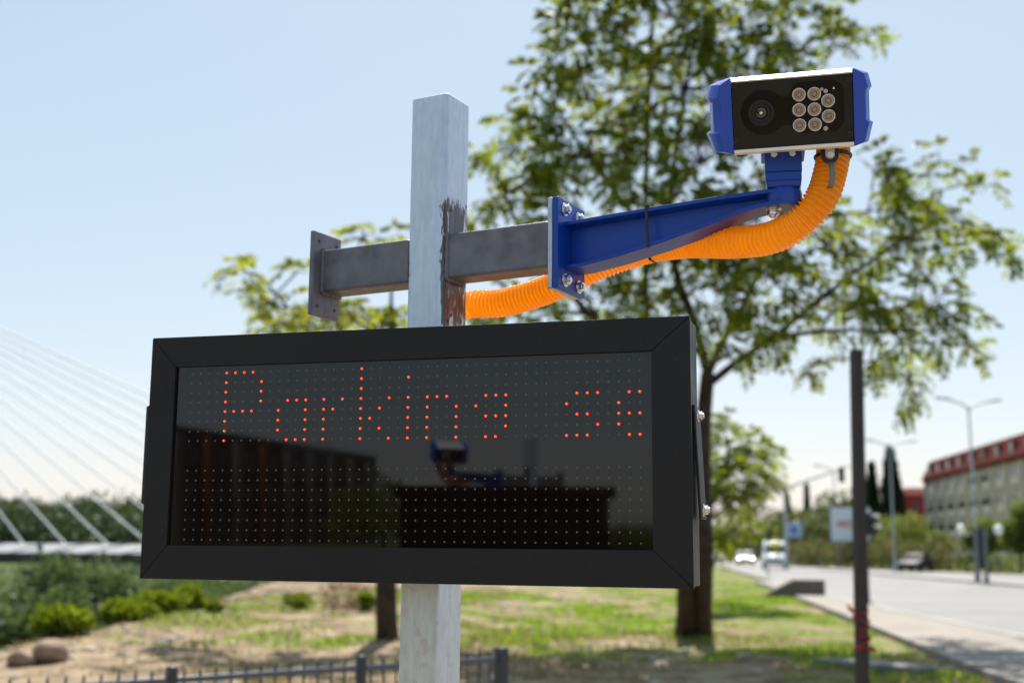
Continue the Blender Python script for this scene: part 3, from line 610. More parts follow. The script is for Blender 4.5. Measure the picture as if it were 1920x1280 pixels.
def clump_points(cl, Y, depth, dens, rng, jitter=1.0):
    """cl: list of (px,py,rx,ry[,w]) photo ellipses at distance Y -> anchor points spread in depth"""
    P = []
    for c in cl:
        px,py,rx_,ry_ = c[:4]; wgt = c[4] if len(c) > 4 else 1
        n = max(3,int(dens*wgt*rx_*ry_/1000))
        q = unit(rng.normal(0,1,(n,3)))*rng.uniform(.25,1,(n,1))**(1/2.2)
        yo = rng.normal(0,depth*.35)
        for a in q:
            yy_ = Y+yo+a[1]*depth*.55; P.append(at(px+a[0]*rx_,py+a[2]*ry_,yy_))
    return np.array(P)
def limb(p0, p1, r0, r1, rng, sag=.0, k=9, wob=.05):
    p0, p1 = np.array(p0,float), np.array(p1,float); L = np.linalg.norm(p1-p0)
    mid = (p0+p1)/2+np.array([0,0,sag*L])+rng.normal(0,wob*L,3)
    t = np.linspace(0,1,k)[:,None]; P = (1-t)**2*p0+2*t*(1-t)*mid+t*t*p1
    P[1:-1] += rng.normal(0,.012*L,(k-2,3)); return P, np.linspace(r0,r1,k)

def big_tree(name, label, group, base, stems, clumps, Y, depth, dens, per, nl, L, lw, leaf, rng, trunk_r):
    t = thing(name, base, label, 'tree', group)
    mb = MB(); nodes = []
    for path, r0, r1 in stems:
        P = catmull([np.array(p,float) for p in path], 6); R = np.linspace(r0,r1,len(P))*(1-.45*np.sin(np.linspace(0,1,len(P))*math.pi)*(len(path) > 7)); 
        if r0 >= trunk_r*.8: R[:3] *= [1.45,1.22,1.08]
        mb.tube(P, R, 12); nodes += [(p,r) for p, r in zip(P,R)]
    NP = np.array([p for p,_ in nodes]); NR = np.array([r for _,r in nodes])
    anch = []; outw = []
    cen = NP.mean(0)
    for c in clumps:
        pts = clump_points([c], Y, depth, dens, rng)
        cc = pts.mean(0); dist = np.linalg.norm(NP-cc,axis=1)+np.maximum(0,NP[:,2]-cc[2]+.3)*1.5; i = dist.argmin()
        P, R = limb(NP[i], cc, min(NR[i]*.7,.075), .018, rng, sag=.06); mb.tube(P, R, 6, False)
        NP = np.concatenate([NP,P[3:]]); NR = np.concatenate([NR,R[3:]])
        for p in pts:
            j = np.linalg.norm(P-p,axis=1).argmin(); Q_, R_ = limb(P[j], p, .014, .004, rng, k=4, wob=.10); mb.tube(Q_, R_, 4, False)
            anch.append(p); outw.append(p-P[j]+(p-cen)*.12)
    obj('trunk', mb, M['bark'], t, smooth=60)
    quads('crown', compound(np.array(anch), unit(np.array(outw)), per, nl, L, lw, rng), leaf, t)
    return t
rng = np.random.default_rng(11)
TY = 22.0
B1 = gr(1298,1192); 
def T(px, py, dy=0): return at(px,py,TY+dy)
bx = lambda px, py, dz: gr(px,py)+np.array([0,0,dz])
stems = [([gr(1312,1190)+np.array([0,0,-.2]),T(1318,1050),T(1316,900),T(1318,800),T(1327,700)],.20,.125),
 ([gr(1285,1190)+np.array([0,0,-.2]),T(1283,1080,.1),T(1262,900,.2),T(1235,760,.3),T(1214,600,.4),T(1210,430,.5),T(1214,250,.5),T(1222,60,.5),T(1240,-120,.5)],.19,.03),
 ([T(1327,700),T(1300,600,-.3),T(1268,510,-.4),T(1258,380,-.3),T(1280,200,0),T(1310,20,.2)],.095,.025),
 ([T(1327,700),T(1355,640,.5),T(1400,560,.8),T(1450,440,1.0),T(1500,280,1.2),T(1530,120,1.3)],.085,.02),
 ([T(1335,715),T(1390,672,-.3),T(1450,632,-.7),T(1540,560,-1.0),T(1660,470,-1.2),T(1790,400,-1.2)],.075,.018),
 ([T(1450,632,-.7),T(1560,620,-1.2),T(1680,620,-1.5),T(1790,620,-1.6)],.045,.012),
 ([T(1235,760,.3),T(1150,640,-.5),T(1060,540,-1),T(980,440,-1.3),T(930,320,-1.5)],.08,.02),
 ([T(1210,430,.5),T(1130,330,.2),T(1060,230,.1),T(1010,130,0)],.06,.015)]
clumps = [(1120,55,95,75),(1050,120,80,60),(1000,205,65,60),(1080,20,60,50,.7),(1250,40,110,90),(1390,50,110,85),(1490,75,90,60),(1575,70,60,40,.8),(1620,60,28,16,.7),(1530,30,70,40,.8),
 (1150,165,110,90),(1280,165,120,90),(1390,140,70,60),(960,250,55,45,.8),(925,300,55,50),(1010,320,80,70),(1110,310,100,90),(1220,300,100,100),(1320,300,90,90),
 (920,390,50,40,.8),(1000,410,70,40,.8),(1180,420,110,60),(1290,440,110,70),(1400,400,110,80),(1340,520,110,70),(1200,540,110,60),(1100,560,100,45),(980,575,100,40),(900,585,50,25,.7),
 (1450,520,100,70),(1540,470,100,80),(1630,400,95,75),(1640,310,60,45,.7),(1730,360,80,55),(1770,300,60,28,.9),(1830,330,40,25,.7),(1800,420,60,45),(1870,450,40,26,.9),(1895,462,18,12,.9),(1720,450,80,60),
 (1560,580,80,60),(1650,555,85,55),(1740,560,60,45),(1700,640,70,45),(1790,610,55,40),(1825,640,22,16,.8),(1640,680,60,35,.8),(1720,705,45,28,.8),(1560,680,55,30,.6),(1480,640,60,30,.5),(1690,745,20,18,.5),
 (1430,600,60,40,.7),(1380,650,50,25,.4),(1280,630,90,40,.7),
 (1200,-60,120,70),(1350,-70,120,70),(1480,-40,90,60),(1090,-50,80,50),
 (1150,-150,130,70),(1320,-170,140,80),(1480,-140,110,70),(1250,-270,130,80),(1420,-270,110,70),(1050,-130,80,50),(1600,-60,70,40)]  # unseen top clumps, added to throw shade on the ground
big_tree('pinnate_leaved_tree', 'tall spreading tree with twin stems and feathery leaves rising behind the camera bracket', None, tuple(B1), stems, clumps, TY, 2.8, 3.4, 3, 6, .46, .20, M['leaf'], rng, .19)
# second tree, behind the sign: crown paled for light shining through it, shows left of the post
T2Y = 20.0
def T2(px, py, dy=0): return at(px,py,T2Y+dy)
stems2 = [([gr(728,1208)+np.array([0,0,-.2]),T2(724,1120),T2(726,1000),T2(735,880),T2(720,760)],.19,.12),
 ([T2(720,760),T2(650,690,.3),T2(570,610,.4),T2(490,520,.5)],.07,.015),([T2(720,760),T2(730,640,-.3),T2(735,520,-.4)],.07,.02),([T2(735,880),T2(830,760,.4),T2(900,680,.6)],.06,.02)]
clumps2 = [(455,510,38,34,.7),(515,560,48,45),(530,600,50,28),(600,580,60,45,.8),(565,500,30,26,.4),(650,470,45,30,.35),(690,435,35,22,.4),(745,430,26,22,.6),(660,590,70,30),(735,590,50,28),(700,520,50,40,.4),
 (560,700,90,60,.5),(680,720,90,70,.5),(800,700,90,70,.5),(900,760,70,60,.4)]
big_tree('pinnate_leaved_tree', 'smaller tree with leaf colour paled for light shining through, half hidden behind the display, its dark trunk left of the post', None, tuple(gr(728,1208)), stems2, clumps2, T2Y, 2.4, 6.0, 3, 6, .42, .18, M['leaf_backlit'], rng, .18)
# third, lower tree right of the big trunk
T3Y = 33.0
def T3(px, py, dy=0): return at(px,py,T3Y+dy)
stems3 = [([gr(1318,1131)+np.array([0,0,-.2]),T3(1317,1060),T3(1322,980),T3(1350,900),T3(1368,830)],.12,.03),([T3(1322,980),T3(1380,935),T3(1430,880)],.06,.015)]
clumps3 = [(1352,800,28,30),(1392,830,40,35),(1432,870,34,40),(1370,880,45,40),(1350,930,35,40),(1412,925,40,30,.8),(1375,980,45,35),(1430,985,25,20,.5),(1345,1010,30,25),(1330,860,30,60),(1452,905,14,14,.7)]
big_tree('pinnate_leaved_tree', 'low leafy young tree standing by the road right of the large trunk', None, tuple(gr(1318,1131)), stems3, clumps3, T3Y, 2.2, 13.0, 4, 5, .40, .18, M['leaf'], rng, .12)

def cloud(ells, n, L, rng, flat=.0, shell=.35):
    """random leaves spread through a set of world ellipsoids ((cx,cy,cz),(rx,ry,rz)); denser to the outside, lumpy"""
    out = []; vol = np.array([np.prod(e[1])**.67 for e in ells]); vol = vol/vol.sum()
    for (c, r), v in zip(ells, vol):
        k = max(8,int(n*v)); d = unit(rng.normal(0,1,(k,3)))
        d = unit(d+.0); rad = rng.uniform(shell,1,(k,1))**.6
        ph = rng.uniform(0,6.3,3); rad = rad*(1+.16*np.sin(d[:,:1]*7+ph[0])*np.sin(d[:,1:2]*6+ph[1])+.14*np.sin(d[:,2:]*9+ph[2]))
        p = np.array(c)+d*rad*np.array(r)
        out.append(leaf_quads(p, d+rng.normal(0,.8,(k,3)), rng.normal(0,1,(k,3)), L*rng.uniform(.6,1.3,k), L*.55*rng.uniform(.7,1.2,k)))
    return np.concatenate(out)
def lumps(c, r, k, rng, s=.45):
    """k sub-ellipsoids filling one crown"""
    c, r = np.array(c,float), np.array(r,float); E_ = []
    for i in range(k):
        d = unit(rng.normal(0,1,3)); E_.append((c+d*r*rng.uniform(.35,.75), r*s*rng.uniform(.7,1.2)))
    return E_
def shrub(name, label, cat, base, H, R, n, L, leaf, rng, k=9, group=None, trunk=.3, tr=.12, bark='bark_far', s=.5):
    t = thing(name, base, label, cat, group); b = np.array(base,float)
    mb = MB(); P, Rr = limb(b+[0,0,-.2], b+[0,0,H*.72], tr, tr*.3, rng); mb.tube(P, Rr, 8)
    for i in range(5):
        a = rng.uniform(0,6.28); q = b+[math.cos(a)*R*.6,math.sin(a)*R*.6,H*rng.uniform(.5,.85)]; P2, R2 = limb(P[3+i%4], q, tr*.45, tr*.1, rng); mb.tube(P2, R2, 5)
    obj('trunk', mb, M[bark], t, smooth=60)
    z0 = H*trunk; c = b+[0,0,(H+z0)/2]
    quads('crown', cloud(lumps(c,(R,R,(H-z0)/2),k,rng,s), n, L, rng), leaf, t); return t
rng = np.random.default_rng(23)
# riverbank trees down the slope on the left
wil = [(25,1050,38,120,'grey green willow crown filling the lower left corner of the view'),(112,1060,44,70,'olive willow crown behind the lowest bright bush at the left'),(175,1052,58,80,'willow crown just under the bridge deck left of the dark gap'),
 (245,1050,50,85,'round willow crown on the riverbank right of the dark gap under the bridge'),(325,1072,54,75,'willow crown on the riverbank just below the left end of the display'),(395,1088,62,62,'small far willow crown seen under the display beside the dry slope'),
 (460,1094,72,50,'last small willow crown under the display where the slope meets the river'),(-60,1055,46,110,'willow crown cut by the left edge of the photo below the bridge deck'),(70,1058,66,90,'far pale willow crown below the bridge deck at the left'),(300,1058,80,80,'far willow crown below the bridge deck beside the display edge')]
for px, py, Y, rpx, lab in wil:
    tp = at(px,py,Y); zb = float(height(tp[0],Y)); H = tp[2]-zb
    shrub('willow_tree', lab, 'tree', (tp[0],Y,zb), H*.84, rpx*pxm(Y)*1.25, 9000, .34, M['willow'], rng, 6, 'willows along the riverbank', .05, .25, s=.66)
bsh = [(130,1160,21.5,62,'bright green bush at the dirt edge nearest the boulders'),(250,1128,25,52,'bright green bush in the middle of the row at the dirt edge'),(298,1108,26.5,52,'tallest bright green bush at the dirt edge'),(348,1142,28,34,'small bright bush at the right end of the row on the dirt edge')]
for px, py, Y, rpx, lab in bsh:
    tp = at(px,py,Y); zb = float(height(tp[0],Y)); H = max(tp[2]-zb,.5)
    shrub('bush', lab, 'bush', (tp[0],Y,zb), H, rpx*pxm(Y), 2600, .15, M['bush'], rng, 11, 'bright green bushes on the edge of the bank', .0, .03)
for px, py, Y, rpx, hh, lab in [(395,1168,26,20,.30,'low green tuft on the dry slope left of the display centre'),(565,1165,26.5,30,.42,'fresh green tuft on the dry ground under the display'),(690,1168,26,18,.38,'green tuft beside the dark trunk under the display')]:
    q = gr(px,py); shrub('green_tuft', lab, 'plant', (q[0],q[1],float(height(q[0],q[1]))), hh, rpx*pxm(q[1]), 420, .11, M['bush'], rng, 6, 'green tufts on the dry ground', 0, .012)
# dry leafless shrub under the sign
q = gr(645,1165); t = thing('dry_shrub', (q[0],q[1],0), 'brown withered shrub hanging beside the dark trunk under the display', 'bush')
mb = MB()
for i in range(46):
    a = rng.uniform(0,6.28); e = q+np.array([math.cos(a)*rng.uniform(.2,.65),math.sin(a)*.5,rng.uniform(.25,.85)]); P, R_ = limb(q+rng.normal(0,.06,3)*[1,1,0], e, .012, .004, rng, k=6, wob=.12); mb.tube(P, R_, 4)
obj('branches', mb, M['bark_far'], t); quads('leaves', cloud([((q[0],q[1],.55),(.6,.45,.33))], 420, .09, rng), M['dry'], t)
# road side trees, cypresses, hedges
for px, py, Y, rpx, lab in [(1690,957,112,62,'round crowned street tree behind the parked dark car'),(1850,958,98,42,'street tree behind the twin globe lamp'),(1908,945,92,38,'street tree at the right edge of the photo beside the hotel'),(1760,990,116,30,'small street tree in front of the grey facade')]:
    tp = at(px,py,Y); shrub('street_tree', lab, 'tree', (tp[0],Y,0), tp[2], rpx*pxm(Y), 3600, .36, M['leaf_far'], rng, 12, 'street trees beyond the road', .28, .14)
def cypress(px, py, Y, wpx, lab):
    tp = at(px,py,Y); H = tp[2]; t = thing('cypress_tree', (tp[0],Y,0), lab, 'tree', 'cypress trees on the skyline')
    mb = MB().tube([(tp[0],Y,-.3),(tp[0],Y,H*.5),(tp[0],Y,H*.96)], [.25,.15,.02], 8); obj('trunk', mb, M['bark_far'], t)
    n = 5200; z = rng.uniform(.03,1,n)**.9; a = rng.uniform(0,6.283,n); R_ = wpx*pxm(Y)*.5*np.clip(1.12*(1-z)**.75+.03,0,1)*np.minimum(1,z*9)*rng.uniform(.55,1.08,n)*(1+.13*np.sin(a*4+z*16))
    p = np.stack([tp[0]+np.cos(a)*R_, Y+np.sin(a)*R_, z*H],1); d = np.stack([np.cos(a)*.35,np.sin(a)*.35,np.ones(n)],1)+rng.normal(0,.3,(n,3))
    quads('crown', leaf_quads(p,d,rng.normal(0,1,(n,3)),.75*rng.uniform(.6,1.3,n),.30*rng.uniform(.7,1.3,n)), M['cypress'], t)
for a in [(1668,842,180,56,'tallest dark cypress in front of the red house'),(1634,872,186,30,'slim dark cypress just right of the rusty post'),(1617,892,192,30,'dark cypress mostly hidden behind the rusty post'),(1512,912,230,10,'tiny thin cypress on the skyline above the far wood'),(1476,930,235,9,'tiny thin cypress at the left end of the far skyline')]: cypress(*a)
def hedge(name, lab, pts, H, Wd, n, L, leaf, grp):
    t = thing(name, pts[0], lab, 'hedge', grp); E_ = []
    P = np.array(pts,float); dl = np.linalg.norm(P[-1]-P[0]); k = int(dl/1.1)+2
    for i in range(k):
        c = P[0]+(P[-1]-P[0])*i/(k-1); hh = H*rng.uniform(.75,1.1); E_.append((c+[rng.normal(0,.25),rng.normal(0,.25),hh*.5],(1.0,Wd*.5,hh*.52)))
    mb = MB()
    for i in range(k): c = P[0]+(P[-1]-P[0])*i/(k-1); mb.tube([c+[0,0,-.1],c+[.1,0,H*.4],c+[.2,.1,H*.7]], [.05,.035,.015], 6)
    obj('stems', mb, M['bark_far'], t); quads('foliage', cloud(E_, n, L, rng, shell=.5), leaf, t); return t, E_
t, E_ = hedge('oleander_hedge', 'tall flowering hedge along the far kerb below the billboards', [(27.6,124,0),(28.6,118,0),(34.6,98,0)], 2.5, 2.2, 9500, .26, M['hedge'], 'hedges along the far kerb')
fl_m = leafmat('oleander_flower', (.55,.22,.14), (.60,.30,.16), (.5,.2,.1), .3)
FLW = cloud([(c+np.array([0,-1.0,.2]),np.array(r)*[.9,.35,.6]) for c, r in E_[::2]], 240, .22, rng); quads('flowers', FLW, fl_m, t)
hedge('clipped_hedge', 'low clipped hedge in front of the grey facade behind the lamp', [(35.6,99,0),(42,86,0)], 1.35, 1.6, 5200, .2, M['leaf_far'], 'hedges along the far kerb')
# far woods: one mass each
def wood(name, box, n, L, leaf, hs, lab, k):
    E_ = []
    for i in range(k):
        x, y = rng.uniform(box[0],box[1]), rng.uniform(box[2],box[3]); z = float(height(x,y)); h = rng.uniform(*hs); E_.append(((x,y,z+h*.55),(h*.42,h*.42,h*.5)))
    return E_
E_ = wood('w', (-125,-15,200,300), 0, 0, None, (6,9.5), '', 230)
kind(quads('hill_wood', cloud(E_, 60000, 1.1, rng), M['wood_hill'], org=(-60,260,0)), 'stuff')
E_ = []
for px, py, Y in [(1340,985,240),(1365,985,240),(1395,985,240),(1420,985,235),(1450,960,235),(1480,952,240),(1505,955,230),(1530,952,225),(1555,938,210),(1580,928,205),(1600,930,205),(1625,945,205),(1520,975,180),(1550,965,185),(1590,960,180),(1640,970,190),(1455,985,190),(1485,985,190),(1655,985,175),(1375,1005,220),(1410,1005,215),(1440,1000,200),(1700,985,200)]:
    tp = at(px,py,Y); h = tp[2]; E_.append(((tp[0],Y,h*.5),(h*.42+1.2,h*.42,h*.52)))
kind(quads('far_wood', cloud(E_, 26000, .75, rng, shell=.3), M['wood_far'], org=(55,210,0)), 'stuff')
E_ = []
for i in range(70):
    x, y = rng.uniform(-75,-14), rng.uniform(82,142); top = rng.uniform(-1.6,.1); z0 = float(height(x,y)); h = top-z0; E_.append(((x,y,z0+h*.55),(h*.36,h*.36,h*.47)))
kind(quads('riverside_wood', cloud(E_, 30000, .6, rng), M['willow'], org=(-40,110,-9)), 'stuff')
# grass, dry grass and stones on the ground
def blades(n, boxes, hmin, hmax, rng, dry=False):
    out = []
    for (x0,x1,y0,y1,wt) in boxes:
        k = int(n*wt); x = rng.uniform(x0,x1,k); y = y0+(y1-y0)*rng.uniform(0,1,k)
        f = np.sin(x*1.1+2*np.sin(y*.5))*np.sin(y*.8+x*.35)+.5*np.sin(x*3.1+y)*np.sin(y*2.7-x)
        keep = (f > (-.05 if not dry else -.6))*(x < verge(y)-.1); x, y = x[keep], y[keep]; k = len(x)
        z = height(x,y); a = rng.uniform(0,6.283,k); h = rng.uniform(hmin,hmax,k)*(.6+.5*np.clip(f[keep],0,1))
        d = np.stack([np.cos(a)*.55,np.sin(a)*.55,np.ones(k)],1); b = np.stack([x,y,z-.01],1)
        out.append(leaf_quads(b,d,np.stack([np.sin(a),np.cos(a),a*0],1),h,h*.16+.012))
    return np.concatenate(out)
kind(quads('grass', blades(60000, [(-3,9.5,18.5,42,.7),(-7,-1,19,38,.16),(2.5,6.5,15.5,19,.05),(3,11,42,60,.1)], .07,.17, rng), M['grass'], org=(0,20,0)), 'stuff')
kind(quads('dry_grass', blades(26000, [(-8.5,0,15,48,.6),(-2,6,13.5,24,.35),(-4,0,10,15,.1)], .05,.15, rng, True), M['dry_grass'], org=(0,20,0)), 'stuff')
mb = MB()
def stone(mb, c, r, rng, n=7):
    V = []; F = []; rows = 5 if n < 10 else 11
    ph = rng.uniform(0,6.28,4)
    for i in range(rows):
        th = math.pi*i/(rows-1)
        for j in range(n):
            g = 2*math.pi*j/n; k = 1+(.22*math.sin(2*g+ph[0])*math.sin(th*2+ph[1])+.12*math.sin(3*g+ph[2]))*math.sin(th)
            V.append((c[0]+r[0]*k*math.sin(th)*math.cos(g), c[1]+r[1]*k*math.sin(th)*math.sin(g), c[2]+r[2]*(abs(math.cos(th))**.8*(1 if math.cos(th) > 0 else -1))*k))
    F = [(i*n+j,i*n+(j+1)%n,(i+1)*n+(j+1)%n,(i+1)*n+j) for i in range(rows-1) for j in range(n)]
    mb.add(V, F)
for i in range(420):
    y = rng.uniform(13,48); x = rng.uniform(-8.5,4.5)
    if rng.uniform() < .4: x = np.interp(y,[0,17,30,50],[-7.4,-7.2,-6.8,-9])+rng.normal(0.3,.7)
    r = rng.uniform(.03,.10)*(2 if rng.uniform() < .08 else 1); stone(mb, (x,y,float(height(x,y))+r*.1), (r,r*.8,r*.55), rng)
kind(obj('gravel', mb, M['pale_rock'], smooth=80), 'stuff')
for px, py, rp_, lab in [(92,1246,36,'larger rounded brown boulder at the lower left of the dirt'),(40,1249,25,'smaller orange brown boulder leaning against the larger one')]:
    q = gr(px,py); s_ = pxm(q[1]); mb = MB(); stone(mb, (q[0],q[1],rp_*s_*.45+float(height(q[0],q[1]))), (rp_*s_,rp_*s_*.9,rp_*s_*.62), rng, 16)
    o = obj('boulder', mb, M['rock'], smooth=80); o.modifiers.new('sub','SUBSURF').levels = 2; o.modifiers['sub'].render_levels = 2; tag(o, lab, 'rock', 'boulders on the dirt')

q0, q1 = gr(1535,1250), gr(1745,1268); c = (q0+q1)/2; an = math.atan2(q1[1]-q0[1],q1[0]-q0[0])
tag(obj('stone_slab', MB().box((c[0],c[1],.06), (np.linalg.norm(q1-q0),.55,.14), rz(an)), mat('grey_slab', (.20,.185,.17), .9, noise=(6,(.12,.11,.10),.2), bump=(20,.5)), bevel=.03), 'flat grey stone slab lying in the shaded grass near the rusty post', 'slab')
# ------------------------------------------------------------------ fence, posts
fa, fb = np.array([-.06,9.65]), np.array([-3.35,6.91])
fd = (fb-fa)/np.linalg.norm(fb-fa); FL = np.linalg.norm(fb-fa); RFc = np.array([[fd[0],-fd[1],0],[fd[1],fd[0],0],[0,0,1]])
fz = lambda s_: float(height(*(fa+fd*s_)))
fe = thing('picket_fence', (fa[0],fa[1],0), 'low dark blue grey metal picket fence in the foreground, ending left of the tree', 'fence')
for zz in (.755,.16):
    c = fa+fd*FL/2; obj('rail', MB().box((c[0],c[1],zz), (FL,.035,.04), RFc), M['fence_rail'], fe, bevel=.006)
k = int(FL/.108)
for i in range(1,k):
    p = fa+fd*i*.108; obj('picket', MB().cyl((p[0],p[1],.06), (p[0],p[1],.80), .0085, n=8).cyl((p[0],p[1],.80), (p[0],p[1],.822), .0085, .003, n=8), M['fence'], fe)
for s_ in (0,1.27,2.68,4.05):
    p = fa+fd*s_; o = obj('fence_post', MB().box((p[0],p[1],.41), (.085,.085,.86) if s_ == 0 else (.06,.06,.86), RFc), M['fence'], fe, bevel=.006)
PY = 11.0; p0 = at(1618,1365,PY); p1 = at(1605.5,658,PY)
rp_ = thing('rusty_post', (p0[0],PY,0), 'slim dark rusty steel post standing on the grass right of the display', 'post')
obj('pole', MB().box(((p0[0]+p1[0])/2,PY,p1[2]/2), (.092,.092,p1[2]), np.stack([[math.cos(.25),math.sin(.25),0],[-math.sin(.25),math.cos(.25),0],[(p1[0]-p0[0])/p1[2],0,1]],1)), M['rust'], rp_, bevel=.005)
obj('cap', MB().box((p1[0],PY,p1[2]+.004), (.098,.098,.008), rz(.25)), M['rust'], rp_)
mb = MB(); xx = p0[0]+(p1[0]-p0[0])*.28
for i, (zz, dx, tilt_) in enumerate([(1.06,0,.25),(1.0,.004,-.2),(.93,.006,.15),(.86,.008,-.25),(.80,.006,.3),(.75,.01,-.1)]):
    L_ = [(xx+dx+(.064)*math.cos(a)*(1+.06*math.sin(3*a+i)),PY+.066*math.sin(a),zz+tilt_*.09*math.cos(a)+.01*math.sin(2*a+i)) for a in np.linspace(0,6.283,21)]
    mb.tube(L_, [.009+.004*math.sin(j*1.7+i) for j in range(21)], 8)
mb.tube([(xx-.07,PY-.07,1.06),(xx-.11,PY-.09,1.09),(xx-.14,PY-.09,1.13)], [.012,.018,.010], 8).tube([(xx+.05,PY-.08,.78),(xx+.09,PY-.09,.74)], [.014,.02], 8)
tag(obj('red_wrapping', mb, M['red_cloth'], smooth=60), 'tattered red cloth wound round the slim rusty post', 'cloth')
# pedestrian signal behind the rusty post
SY = 34.6; b = gr(1626,1137); SY = b[1]
ts = thing('traffic_light', (b[0],SY,.1), 'black pedestrian signal on a dark pole at the kerb behind the rusty post', 'traffic light', 'traffic lights along the road')
obj('pole', MB().cyl((b[0],SY,.05), (b[0],SY,2.75), .085, .07, 16).cyl((b[0],SY,.05), (b[0],SY,.12), .17, .15, 16), M['signal'], ts)
hd = obj('signal_head', MB().box((b[0]+.21,SY-.02,2.36), (.26,.26,.66)), M['signal'], ts, bevel=.03)
for zz, dx in ((2.60,.18),(2.30,.26)):
    obj('visor', MB().box((b[0]+.22+dx*.5,SY-.10,zz), (.24,.2,.06)).box((b[0]+.22+dx*.5,SY-.02,zz-.02), (.22,.02,.12)), M['globe'], hd, bevel=.02)  # visors coloured white for the bright reflections on them
# slim signal near the van
b = gr(1440,1078); Y = b[1]
ts = thing('traffic_light', (b[0],Y,.1), 'small dark traffic light on a thin pole left of the white van', 'traffic light', 'traffic lights along the road')
obj('pole', MB().cyl((b[0],Y,.0), (b[0],Y,3.1), .07, .06, 12), M['galv'], ts)
hd = obj('signal_head', MB().box((b[0]+.12,Y,2.55), (.34,.26,.95)), M['signal'], ts, bevel=.04)
for i in range(3): obj('lens', MB().lathe([(.09,0),(.09,.03),(0,.05)], (b[0]+.12,Y-.13,2.84-.29*i), (0,-1,0), 16), M['rust'], hd)
# mast arm signal
a0 = at(1471,915,100); a1 = at(1574,880,80)
ts = thing('mast_arm_signal', (a0[0],100,0), 'grey overhanging mast arm with one traffic light above the road beyond the rusty post', 'traffic light', 'traffic lights along the road')
obj('mast', MB().cyl((a0[0],100,0), (a0[0],100,a0[2]), .16, .11, 14), M['galv'], ts)
obj('arm', MB().tube([(a0[0],100,a0[2]-.6),a0+(a1-a0)*.06+[0,0,-.1],a0+(a1-a0)*.3,a1], [.11,.11,.09,.06], 10), M['galv'], ts)
hd = obj('signal_head', MB().box(a1+np.array([.12,0,-.32]), (.34,.28,1.0)), M['signal'], ts, bevel=.04)
for i in range(3): obj('lens', MB().lathe([(.1,0),(.1,.04),(0,.06)], a1+np.array([.12,-.14,-.02-.3*i]), (0,-1,0), 16), M['rust'], hd)
# double armed street lamps
def lamp(px, py, Y, lab, span):
    tp = at(px,py,Y); x, h = tp[0], tp[2]; t = thing('street_lamp', (x,Y,.1), lab, 'street lamp', 'double armed street lamps')
    obj('pole', MB().cyl((x,Y,0), (x,Y,h-.4), .085, .055, 14).cyl((x,Y,0), (x,Y,.5), .17, .17, 14), M['galv'], t)
    for s_ in (-1,1):
        P = [(x,Y,h-.45),(x+s_*.12*span,Y+.1*s_,h-.15),(x+s_*.45*span,Y+.3*s_,h+.06),(x+s_*.8*span,Y+.45*s_,h+.22)]
        a = obj('lamp_arm', MB().tube(catmull([np.array(p) for p in P],6), .055, 10), M['galv'], t, smooth=60)
        q = np.array(P[-1]); obj('lamp_head', MB().box(q+np.array([s_*.25,.0,.04]), (.85,.3,.14), ry(-s_*.12)), M['galv'], a, bevel=.05)
lamp(1816,757,70,'nearest double armed street lamp, right of the rusty post',1.75)
lamp(1668,832,95,'double armed street lamp rising in front of the tallest cypress',1.95)
lamp(1563,878,118,'faint far double armed street lamp above the far wood',1.8)
# twin globe lamp on the median
Y = 61.0; x = at(1842,1092,Y)[0]
t = thing('globe_lamp', (x,Y,.13), 'park lamp on the median with two white globes and two grey posts', 'lamp')
for dx in (-.22,.22): obj('post', MB().cyl((x+dx,Y,.1), (x+dx,Y,2.75), .10, .085, 14).cyl((x+dx,Y,.1), (x+dx,Y,.35), .15, .12, 14), M['grey_post'], t)
obj('panel', MB().box((x,Y,1.75), (.24,.12,2.0)), M['signal'], t, bevel=.02)
obj('cross_bar', MB().tube([(x-.92,Y,2.32),(x-.6,Y,2.42),(x,Y,2.48),(x+.6,Y,2.42),(x+.92,Y,2.32)], .04, 8), M['signal'], t)
for dx in (-.92,.92): obj('globe', MB().lathe([(.21*math.sin(a),-.25*math.cos(a)) for a in np.linspace(.05,3.09,14)], (x+dx,Y,2.66), UP, 20), M['globe'], t, smooth=60)
# low concrete wing wall on the pavement
b0 = gr(1548,1121); Y = b0[1]; s_ = pxm(Y)
Wp = lambda px, py: at(px,py,Y)
pl = [(Wp(1436,1112)[0],-.05),(b0[0],-.05),(b0[0],Wp(1548,1087)[2]),(Wp(1488,1087)[0],Wp(1488,1086)[2]),(Wp(1436,1108)[0],.12)]
tag(obj('wing_wall', MB().prism(pl, (0,Y,0), (1,0,0), (0,0,1), (.1,1,0), .55), M['concrete_dark'], bevel=.02, smooth=20), 'low dark concrete wall with one sloping end between grass and road', 'wall')
# billboards
def billboard(px0, px1, py0, py1, Y, lab, face):
    a, c = at(px0,py0,Y), at(px1,py1,Y); cx_, w_, h_ = (a[0]+c[0])/2, c[0]-a[0], a[2]-c[2]
    t = thing('billboard', (cx_,Y,0), lab, 'billboard', 'billboards beyond the road')
    obj('frame', MB().box((cx_,Y+.08,(a[2]+c[2])/2), (w_+.16,.2,h_+.16)), M['grey_post'], t, bevel=.02)
    f = obj('poster', MB().box((cx_,Y-.035,(a[2]+c[2])/2), (w_,.02,h_)), face, t)
    for s_ in (-.3,.3): obj('leg', MB().cyl((cx_+s_*w_,Y+.1,0), (cx_+s_*w_,Y+.1,c[2]), .09, n=12), M['grey_post'], t)
    return t, cx_, (a[2]+c[2])/2, w_, h_, f
t, cx_, cz_, w_, h_, f_ = billboard(1557,1632,951,1014,112,'large white billboard with red lettering partly behind the rusty post',M['board_white'])
